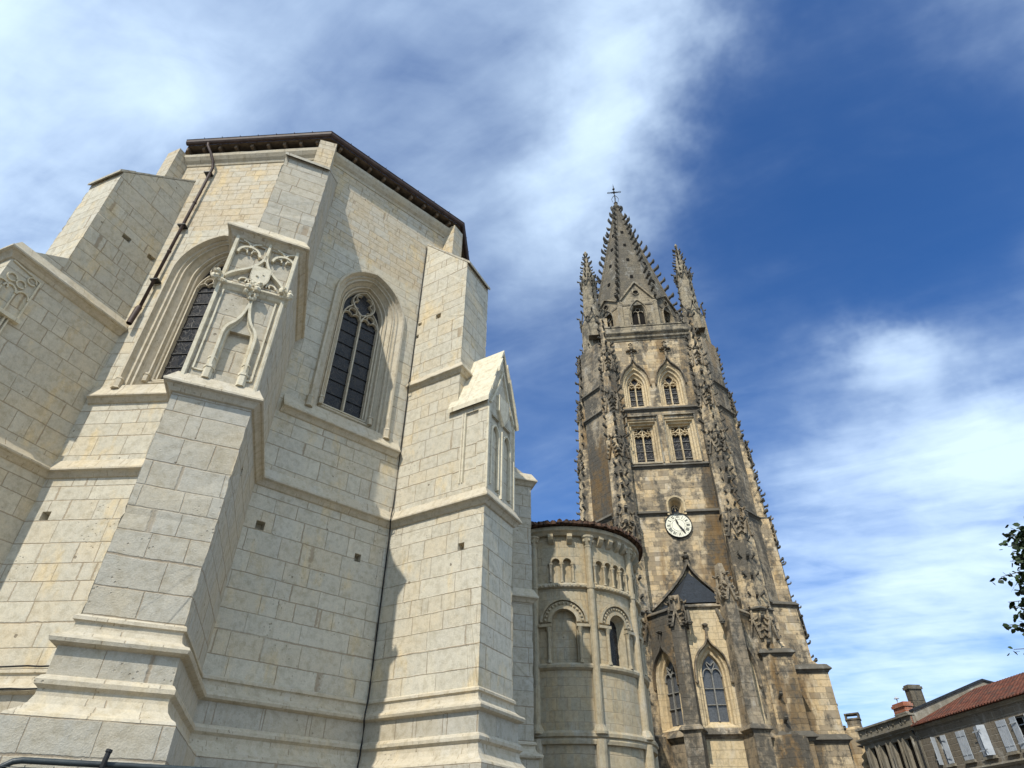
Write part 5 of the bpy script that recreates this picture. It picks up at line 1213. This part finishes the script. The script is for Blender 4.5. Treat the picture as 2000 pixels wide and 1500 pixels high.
mb.build('string_course', M['chapm'], chapel); mb = MB(); ring(mb, [(-.05, 10.50), (.14, 10.50), (.22, 10.60), (.30, 10.66), (.31, 10.78), (.28, 10.82), (-.05, 10.84)]); mb.build('eaves_course', M['chapm'], chapel)
for phi in (-140, -127, -101, -88, -65, -57, -49, -42, -26, -15, -5):
    f_ = CP(phi, 1, 0) - CP(phi, 0, 0); s2 = Vector((-f_.y, f_.x, 0)) * .10; c_ = CP(phi, CRd, 0); mb = MB()
    pr_ = [(0, 10.52), (.26, 10.52), (.28, 10.40), (.22, 10.30), (.10, 10.20), (0, 10.15)]
    mb.loft([[c_ + f_ * o + s2 + Vector((0, 0, z)) for o, z in pr_], [c_ + f_ * o - s2 + Vector((0, 0, z)) for o, z in pr_]], True); mb.face([c_ + f_ * o + s2 + Vector((0, 0, z)) for o, z in pr_]); mb.face([c_ + f_ * o - s2 + Vector((0, 0, z)) for o, z in pr_])
    mb.build('corbel', M['chapm'], chapel)
# conical roof of half-round tiles: every tile row modelled
mb = MB(); RR = CRd + .50; NA = 60
for i in range(NA):
    a = -200 + 270 * i / NA; b = a + 270 / NA
    rows = 9
    for j in range(rows):
        r1_ = RR * (1 - j / rows * .93); r2_ = RR * (1 - (j + 1) / rows * .93); z1_ = 10.86 + j * .16; z2_ = 10.86 + (j + 1) * .16
        m_ = (a + b) / 2; h = .15 * (r1_ / RR) ** .5; jz = random.uniform(-.025, .03)
        P3 = [CP(a, r1_, z1_ + jz), CP(a * .75 + b * .25, r1_, z1_ + h * .8 + jz), CP(m_, r1_ + .02, z1_ + h + jz), CP(a * .25 + b * .75, r1_, z1_ + h * .8 + jz), CP(b, r1_, z1_ + jz)]
        P4 = [CP(a, r2_, z2_ - .02), CP(a * .75 + b * .25, r2_, z2_ + h * .6), CP(m_, r2_, z2_ + h * .8), CP(a * .25 + b * .75, r2_, z2_ + h * .6), CP(b, r2_, z2_ - .02)]
        mb.loft([P3, P4]); 
        if j == 0: mb.face(P3)
ring(mb, [(-.1, 10.85), (.46, 10.86)], -200, 70)
mb.build('tile_roof', M['tiled'], chapel)
# low transept behind the chapel with its own tiled roof
mb = MB(); tb = [(-6, 30.5), (-1.2, 26.2), (2.6, 29.2), (6.2, 31.5), (6.0, 38), (-6, 38)]
mb.prism([(-5.5, 29), (-1.0, 27.2), (1.0, 29.5), (5.2, 29.6), (5.2, 33), (-5.5, 36)], -EYE, 10.4); mb.build('transept_wall', M['chap'], chapel)
mb = MB(); r_ = [(-5.8, 28.6, 10.5), (-.9, 26.9, 10.7), (2.6, 29.0, 10.7), (5.4, 29.3, 10.6)]; mb.face([r_[1], r_[2], (1.2, 32, 12.0), (-3.2, 31, 13.9)]); mb.face([r_[0], r_[1], (-3.2, 31, 13.9)]); mb.face([r_[2], r_[3], (5.4, 33, 10.8), (1.2, 32, 12.0)])
mb.build('transept_roof', M['tiled'], chapel)

# ================================================================== HOUSES
HA = -85.5; HO = (23.5, 41.0); HF = Fr(HO, HA)
def house_panel(mb, z0, z1, u0, u1, holes): grid_wall(mb, HF, u0, u1, z0, z1, holes, .22)
h1 = thing('stone_house', (27, 33, 0), 'grey stone house with red tiled roof and pale shuttered windows at the right edge', 'house', None)
WIN = [(1.77, .88), (3.44, .72), (4.98, .80), (6.53, .64), (7.75, 1.05), (9.6, .9), (11.4, .9)]
mb = MB(); house_panel(mb, 4.1, 6.35, 0, 16, [(u, 5.10, w * .92, 1.32) for u, w in WIN]); house_panel(mb, -EYE, 4.1, 0, 16, [(u, 2.2, .9, 1.7) for u in (1.9, 5.0, 8.2, 11.4)])
for q_ in ((16, -.0),):
    mb.face([HF.P(16, -EYE), HF.P(16, -EYE, -9), HF.P(16, 6.35, -9), HF.P(16, 8.4, -4.5), HF.P(16, 6.35)]); mb.face([HF.P(0, -EYE), HF.P(0, -EYE, -9), HF.P(0, 6.35, -9), HF.P(0, 8.4, -4.5), HF.P(0, 6.35)])
mb.face([HF.P(0, -EYE, -9), HF.P(16, -EYE, -9), HF.P(16, 6.35, -9), HF.P(0, 6.35, -9)])
mb.build('wall', M['house'], h1)
mb = MB(); mb.sweep([HF.P(0, 0)[:2], HF.P(16, 0)[:2]], [(-.05, 6.30), (.04, 6.30), (.06, 6.36), (.12, 6.40), (.14, 6.48), (-.05, 6.5)]); mb.sweep([HF.P(0, 0)[:2], HF.P(16, 0)[:2]], [(-.05, 4.12), (.12, 4.10), (.14, 4.02), (.06, 3.92), (-.05, 3.90)]); mb.build('cornice', M['render'], h1)
mb = MB()
NT_ = 72
for i in range(NT_):
    u = -.1 + 16.2 * i / NT_; w = 16.2 / NT_
    P3 = [HF.P(u + w * t, 6.50 + .07 * math.sin(math.pi * t), .30) for t in (0, .25, .5, .75, 1)]; P4 = [HF.P(u + w * t, 8.55 + .07 * math.sin(math.pi * t), -4.5) for t in (0, .25, .5, .75, 1)]
    mb.loft([P3, P4]); mb.face(P3)
mb.face([HF.P(-.1, 6.50, .29), HF.P(16.1, 6.50, .29), HF.P(16.1, 6.48, -.1), HF.P(-.1, 6.48, -.1)]); mb.face([HF.P(-.1, 8.6, -4.5), HF.P(16.1, 8.6, -4.5), HF.P(16.1, 6.4, -9.3), HF.P(-.1, 6.4, -9.3)])
mb.build('tile_roof', M['tile'], h1)
for k_, (u, w) in enumerate(WIN):
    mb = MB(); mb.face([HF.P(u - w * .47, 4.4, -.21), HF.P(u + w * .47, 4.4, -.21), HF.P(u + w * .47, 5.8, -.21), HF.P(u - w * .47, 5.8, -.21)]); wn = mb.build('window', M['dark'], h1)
    mb = MB(); mb.fbox(HF, u - w * .5 - .05, u + w * .5 + .05, 4.30, 4.42, -.02, .12); mb.build('sill', M['render'], wn)
    mb = MB()
    for a in (-.47, 0, .44): mb.fbox(HF, u + w * a - (.02 if a == 0 else 0), u + w * a + .04, 4.44, 5.76, -.2, -.15)
    for z in (4.44, 4.95, 5.4, 5.71): mb.fbox(HF, u - w * .46, u + w * .46, z, z + .045, -.2, -.16)
    mb.build('frame', M['shut'], wn)
    # shutters in the state the photograph shows: (u0, u1, swing)
    SH = {0: [(1.30, 1.42, .30), (1.86, 2.22, .05)], 1: [(3.09, 3.43, .0), (3.45, 3.79, .0)], 2: [(4.55, 4.97, .12), (5.16, 5.38, .25)], 3: [(6.20, 6.52, 0), (6.54, 6.86, 0)], 4: [(7.15, 7.60, .05), (8.2, 8.6, .05)]}.get(k_, [(u - w * .5, u - .01, 0), (u + .01, u + w * .5, 0)])
    for (a, b_, sw) in SH:
        mb = MB(); n_ = max(1, int((b_ - a) / .11)); 
        for j in range(n_):
            p, q_ = a + (b_ - a) * j / n_, a + (b_ - a) * (j + 1) / n_ - .008; d0_ = .03 + sw * (j / n_ if a < u else 1 - j / n_); d1_ = .03 + sw * ((j + 1) / n_ if a < u else 1 - (j + 1) / n_)
            mb.box8([HF.P(p, 4.44, d0_), HF.P(q_, 4.44, d1_), HF.P(q_, 4.44, d1_ + .035), HF.P(p, 4.44, d0_ + .035), HF.P(p, 5.76, d0_), HF.P(q_, 5.76, d1_), HF.P(q_, 5.76, d1_ + .035), HF.P(p, 5.76, d0_ + .035)])
        s_ = mb.build('shutter', M['shut'], h1)
        mb = MB(); 
        for z in (4.65, 5.5): mb.fbox(HF, a + .02, b_ - .03, z, z + .05, .065 + sw, .08 + sw)
        mb.build('hinge_strap', M['shut'], s_)
# drain pipe between the houses
mb = MB(); mb.tube([HF.P(-.33, 6.35, .1), HF.P(-.25, 6.2, .1), HF.P(-.2, 6.0, .08), HF.P(-.2, -1.5, .08)], .05, 8); mb.build('drain_pipe', M['iron'], h1)
# tv aerial on the roof ridge
mb = MB(); ax = lambda du, z, d=-4.3: HF.P(7.2 + du, z, d)
A0 = ax(0, 8.4); mb.tube([A0, A0 + Vector((-.02, 0, 1.75))], .022, 6); T_ = A0 + Vector((-.02, 0, 1.55)); dd_ = Vector((.96, -.25, .08))
mb.tube([T_ - dd_ * .15, T_ + dd_ * .95], .014, 5)
for i in range(9): q_ = T_ + dd_ * (.08 + i * .1); mb.tube([q_ + Vector((-.05, -.2, 0)), q_ + Vector((.05, .2, 0))], .007, 4)
for s in (-1, 1): mb.tube([T_ - dd_ * .1, T_ - dd_ * .2 + Vector((0, .1, s * .22))], .01, 4)
mb.build('tv_aerial', M['shut'], h1)

h2 = thing('parapet_house', (27, 44, 0), 'narrow grey house with pierced stone parapet between the tower and the red roofed house', 'house')
W2 = [(-4.95, .62), (-3.75, .62), (-2.45, .70), (-1.15, .70)]
mb = MB(); house_panel(mb, 4.2, 6.35, -5.9, -.06, [(u, 5.25, w, 1.6) for u, w in W2]); house_panel(mb, -EYE, 4.2, -5.9, -.06, [(u, 2.4, .8, 1.8) for u in (-4.6, -1.6)])
mb.face([HF.P(-5.9, -EYE), HF.P(-5.9, -EYE, -8), HF.P(-5.9, 7.1, -8), HF.P(-5.9, 7.1)]); mb.face([HF.P(-.06, -EYE), HF.P(-.06, -EYE, -8), HF.P(-.06, 7.1, -8), HF.P(-.06, 7.1)]); mb.face([HF.P(-.06, -EYE, -8), HF.P(-5.9, -EYE, -8), HF.P(-5.9, 7.1, -8), HF.P(-.06, 7.1, -8)])
mb.build('wall', M['render'], h2)
mb = MB(); mb.sweep([HF.P(-6.0, 0, -.4)[:2], HF.P(-6.0, 0)[:2], HF.P(-.04, 0)[:2]], [(-.05, 6.28), (.05, 6.30), (.08, 6.40), (.20, 6.48), (.26, 6.56), (.26, 6.64), (-.05, 6.68)])
for i in range(44): mb.fbox(HF, -5.85 + i * .132, -5.79 + i * .132, 6.36, 6.44, .03, .15)
mb.build('cornice', M['render'], h2)
mb = MB(); hol = [(u, 6.90, .19, .22) for u in (-4.95, -3.72, -2.44, -1.10)]; grid_wall(mb, HF, -5.95, -.06, 6.66, 7.12, hol, .25, .10); mb.fbox(HF, -6.05, -.02, 7.12, 7.22, -.2, .22)
mb.face([HF.P(-5.95, 6.66, .10), HF.P(-5.95, 6.66, -.2), HF.P(-5.95, 7.12, -.2), HF.P(-5.95, 7.12, .10)])
for u in (-4.95, -3.72, -2.44, -1.10):
    for s in (-.22, .22): mb.ribbon(HF, arc(u, 6.90, .13, 0, 360, 10), .03, .10, .13)
for i in range(5): mb.blob(HF.P(-5.75 + i * 1.25 + .05, 6.9, .12), .09, sq=(.5, 1.4, .8))
mb.build('parapet', M['render'], h2)
for u, w in W2:
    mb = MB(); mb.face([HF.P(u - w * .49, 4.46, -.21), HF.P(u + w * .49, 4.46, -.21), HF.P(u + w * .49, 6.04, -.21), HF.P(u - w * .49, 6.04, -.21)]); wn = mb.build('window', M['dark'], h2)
    mb = MB(); mb.fbox(HF, u - w * .6, u + w * .6, 4.34, 4.45, -.02, .14); mb.build('sill', M['render'], wn)
    for s in (-1, 1):
        mb = MB(); mb.ribbon(HF, [(u + s * (w * .5 + .08), 4.5), (u + s * (w * .5 + .08), 6.12)], .10, -.01, .07); mb.build('jamb', M['render'], wn)
    mb = MB(); p, q_ = HF.P(u - w * .45, 4.48, .02), HF.P(u - w * .12, 4.48, .32); up = Vector((0, 0, 1.5)); th = HF.n * .03; th = Vector((th.x, th.y, 0))
    mb.box8([p, q_, q_ + th, p + th, p + up, q_ + up, q_ + th + up, p + th + up]); mb.build('shutter', M['render'], h2)
# gable wall and slate line rising behind the parapet
mb = MB(); gp_ = [(-.02, 6.7), (-.02, 7.35), (5.65, 8.05), (7.2, 7.75), (3.4, 7.2)]
g0 = [HF.P(0, 6.75, .02), HF.P(0, 7.30, .02)]
rw = [HF.P(.02, 6.8, -.12), HF.P(.02, 7.32, -.12), HF.P(.02, 9.05, -5.2), HF.P(.02, 8.5, -7.6), HF.P(.02, 6.8, -7.6)]; mb.face(rw); mb.face([p - Vector((HF.e.x, HF.e.y, 0)) * .3 for p in rw])
mb.build('gable_wall', M['render'], h2)
mb = MB()
mb.box8([HF.P(-.35, 7.30, -.12), HF.P(.10, 7.30, -.12), HF.P(.10, 9.05, -5.2), HF.P(-.35, 9.05, -5.2), HF.P(-.35, 7.42, -.12), HF.P(.10, 7.42, -.12), HF.P(.10, 9.17, -5.2), HF.P(-.35, 9.17, -5.2)])
mb.box8([HF.P(-.35, 8.48, -7.6), HF.P(.10, 8.48, -7.6), HF.P(.10, 9.05, -5.2), HF.P(-.35, 9.05, -5.2), HF.P(-.35, 8.60, -7.6), HF.P(.10, 8.60, -7.6), HF.P(.10, 9.17, -5.2), HF.P(-.35, 9.17, -5.2)])
mb.face([HF.P(-6, 7.0, -1), HF.P(-.1, 7.2, -1), HF.P(-.1, 8.95, -5.2), HF.P(-6, 8.2, -5.2)])
rf2 = mb.build('roof', M['slate'], h2)
def chim(u0, u1, d0, d1, z0, z1, mats, name, par):
    mb = MB(); mb.fbox(HF, u0, u1, z0, z1 - .25, d0, d1); mb.fbox(HF, u0 - .06, u1 + .06, z1 - .25, z1 - .1, d0 - .06, d1 + .06); mb.fbox(HF, u0, u1, z1 - .1, z1, d0, d1); return mb.build(name, mats, par)
ch1 = chim(-2.30, -1.12, -.95, -.45, 6.9, 8.05, M['brick'], 'brick_chimney', h2)
mb = MB(); mb.fbox(HF, -2.33, -1.09, 7.42, 7.5, -.98, -.42); mb.fbox(HF, -2.28, -1.14, 6.9, 7.42, -.92, -.43); mb.build('rendered_base', M['render'], ch1)
mb = MB(); cq = HF.P(-2.0, 0, -.7); mb.cone(cq, .03, .03, 8.05, 8.35, 6); mb.cone(cq, .16, .04, 8.35, 8.48, 8); mb.build('cowl', M['shut'], ch1)
chim(-1.55, -1.08, -1.9, -1.1, 7.0, 9.0, M['spire'], 'tall_chimney', h2)

h3 = thing('corner_house', (24, 52, 0), 'pale stone house end with a stubby chimney just right of the tower', 'house')
def BR(b_, dist, z): return Vector((dist * sin(b_), dist * cos(b_), z))
D3 = 54.0
mb = MB(); P3 = [BR(23.2, D3, -EYE), BR(26.55, D3 - .6, -EYE), BR(27.2, D3 + 9, -EYE), BR(23.4, D3 + 9, -EYE)]; zt3 = [7.5, 7.45, 7.4, 7.4]
for i in range(4):
    p, q_ = P3[i], P3[(i + 1) % 4]; mb.face([p, q_, (q_.x, q_.y, zt3[(i + 1) % 4]), (p.x, p.y, zt3[i])])
mb.face([(P3[0].x, P3[0].y, 7.5), (P3[1].x, P3[1].y, 7.45), BR(26.1, D3 - .4, 7.65), BR(25.3, D3 - .3, 7.58)])
mb.build('wall', M['tow'], h3)
mb = MB(); a_, b__ = BR(23.2, D3 - .15, 0), BR(26.6, D3 - .75, 0); mb.tube([BR(25.3, D3 - .2, 6.50), BR(26.15, D3 - .5, 6.42)], .12, 6); mb.build('ledge', M['iron'], h3)
mb = MB(); mb.face([BR(23.2, D3, 7.5), BR(26.55, D3 - .6, 7.45), BR(27.2, D3 + 9, 8.2), BR(23.4, D3 + 9, 8.2)]); rf3 = mb.build('roof', M['tiled'], h3)
mb = MB(); c0 = [BR(25.42, D3 - .2, 0), BR(26.45, D3 - .5, 0), BR(26.5, D3 + .5, 0), BR(25.45, D3 + .6, 0)]; cc_ = sum(c0, Vector()) / 4
def pr(z0, z1, k0, k1):
    L0_ = [cc_ + (p - cc_) * k0 for p in c0]; L1_ = [cc_ + (p - cc_) * k1 for p in c0]; mb.prism([tuple(p[:2]) for p in L0_], z0, z1, [tuple(p[:2]) for p in L1_])
pr(7.3, 7.75, 1.05, .88); pr(7.75, 8.05, .88, .88); pr(8.05, 8.15, 1.0, 1.0)
for i in range(4): 
    q_ = cc_ + (c0[i] - cc_) * .82; mb.cone(q_, .07, .07, 8.15, 8.38, 6)
pr(8.38, 8.46, .98, .98); mb.build('chimney', M['towd'], rf3)

# ================================================================== TREE at the right edge
tr = thing('lime_tree', (9.20, 9.24, 0), 'dark green leafy tree reaching in from the right edge', 'tree')
mb = MB(); tips = []
mb.tube([(9.20, 9.24, -EYE), (9.41, 9.24, -.6), (9.36, 9.22, .4), (9.40, 9.20, 2.0), (9.20, 9.24, 5.0)], [.17, .14, .12, .09, .03], 9)
rnd = random.Random(5)
for i in range(90):
    z = -.4 + 5.2 * (i / 90); az = rnd.uniform(0, 360) if i % 2 else rnd.uniform(110, 260); L_ = 1.66 * math.sqrt(max(.05, 1 - ((z + .7 - 2.2) / 3.7) ** 2)) * rnd.uniform(.74, 1.06)
    st = Vector((9.20, 9.24, z - .15)); dr = Vector((cos(az), sin(az), .36)).normalized(); pts = [st]; 
    for k_ in range(1, 6): pts.append(st + dr * L_ * k_ / 5 + Vector((rnd.uniform(-.06, .06), rnd.uniform(-.06, .06), -.035 * k_ * k_ * .5 + rnd.uniform(-.04, .04))))
    mb.tube(pts, [.035 * (1 - k_ / 6.5) for k_ in range(6)], 5, cap=False)
    for k_ in range(10):
        f = rnd.uniform(.25, 1); a = pts[min(4, int(f * 5))]; b_ = pts[min(5, int(f * 5) + 1)]; p = a.lerp(b_, rnd.random()); d2 = (dr + Vector((rnd.uniform(-1, 1), rnd.uniform(-1, 1), rnd.uniform(-.5, .9))) * .8).normalized(); e_ = p + d2 * rnd.uniform(.2, .5)
        mb.tube([p, p.lerp(e_, .5) + Vector((0, 0, .03)), e_], [.010, .007, .004], 4, cap=False); tips.append((p, e_))
    tips.append((pts[3], pts[5])); tips.append((pts[1], pts[4]))
mb.build('trunk', M['bark'], tr)
mb = MB()
for (p, e_) in tips:
    n_ = int((e_ - p).length / .028) + 4
    for k_ in range(n_):
        c = p.lerp(e_, rnd.uniform(.0, 1.06)) + Vector((rnd.uniform(-1, 1), rnd.uniform(-1, 1), rnd.uniform(-1, .6))) * .09
        d2 = Vector((rnd.uniform(-1, 1), rnd.uniform(-1, 1), rnd.uniform(-1, .3))).normalized(); nn = d2.cross(Vector((rnd.uniform(-1, 1), rnd.uniform(-1, 1), rnd.uniform(-1, 1)))).normalized(); sd_ = d2.cross(nn).normalized(); s = rnd.uniform(.042, .068)
        mb.face([c, c + d2 * s * .5 + sd_ * s * .62 + nn * s * .1, c + d2 * s * 1.2 + sd_ * s * .5, c + d2 * s * 1.8, c + d2 * s * 1.2 - sd_ * s * .5, c + d2 * s * .5 - sd_ * s * .62 + nn * s * .1])
for i in range(26000):
    th = rnd.uniform(0, 360); ph = rnd.uniform(-1, 1); q_ = Vector((math.sqrt(1 - ph * ph) * cos(th), math.sqrt(1 - ph * ph) * sin(th), ph)); r_ = rnd.uniform(.45, 1.04)
    c = Vector((9.20 + q_.x * 1.62 * r_, 9.24 + q_.y * 1.62 * r_, 1.75 + q_.z * 3.2 * r_))
    if noise.noise(c * 1.9) < -.22 + .45 * (r_ - .6): continue
    d2 = Vector((rnd.uniform(-1, 1), rnd.uniform(-1, 1), rnd.uniform(-1, .3))).normalized(); nn = d2.cross(Vector((rnd.uniform(-1, 1), rnd.uniform(-1, 1), rnd.uniform(-1, 1)))).normalized(); sd_ = d2.cross(nn).normalized(); s = rnd.uniform(.042, .068)
    mb.face([c, c + d2 * s * .5 + sd_ * s * .62 + nn * s * .1, c + d2 * s * 1.2 + sd_ * s * .5, c + d2 * s * 1.8, c + d2 * s * 1.2 - sd_ * s * .5, c + d2 * s * .5 - sd_ * s * .62 + nn * s * .1])
mb.build('crown', M['leaf'], tr, merge=False)

# ================================================================== SITE FENCE in the foreground
fn = thing('site_fence', (-1.2, 4.05, 0), 'dark wire mesh site fence panel in the bottom left corner', 'fence')
fq = Fr((-2.42, 3.46), 26.0); mb = MB(); ZF = .388; Rr = .10
top = [fq.P(0, -1.5)] + [fq.P(0, ZF - Rr)] + [fq.P(Rr - Rr * math.cos(t), ZF - Rr + Rr * math.sin(t)) for t in (.4, .8, 1.2, 1.57)] + [fq.P(3.3, ZF), fq.P(3.4, ZF - .1), fq.P(3.4, -1.5)]
mb.tube(top, .0145, 10); mb.build('frame', M['fence'], fn, smooth=True)
mb = MB()
for i in range(1, 28): mb.tube([fq.P(.12 * i, -1.45, .012), fq.P(.12 * i, ZF - .02, .012)], .0022, 5)
for i in range(8): mb.tube([fq.P(0, ZF - .03 - i * .24, .014), fq.P(3.38, ZF - .03 - i * .24, .014)], .0022, 5)
mb.build('wire_mesh', M['fence'], fn)
rdm = thing('stay_rod', (-1.72, 3.4, 0), 'short black rod leaning on the top rail of the site fence', 'rod')
mb = MB(); mb.tube([fq.P(.28, -1.55, .22), fq.P(.45, ZF + .052, .03)], .013, 9); mb.tube([fq.P(.449, ZF + .05, .031), fq.P(.451, ZF + .062, .029)], .016, 9); mb.build('rod', M['cable'], rdm)
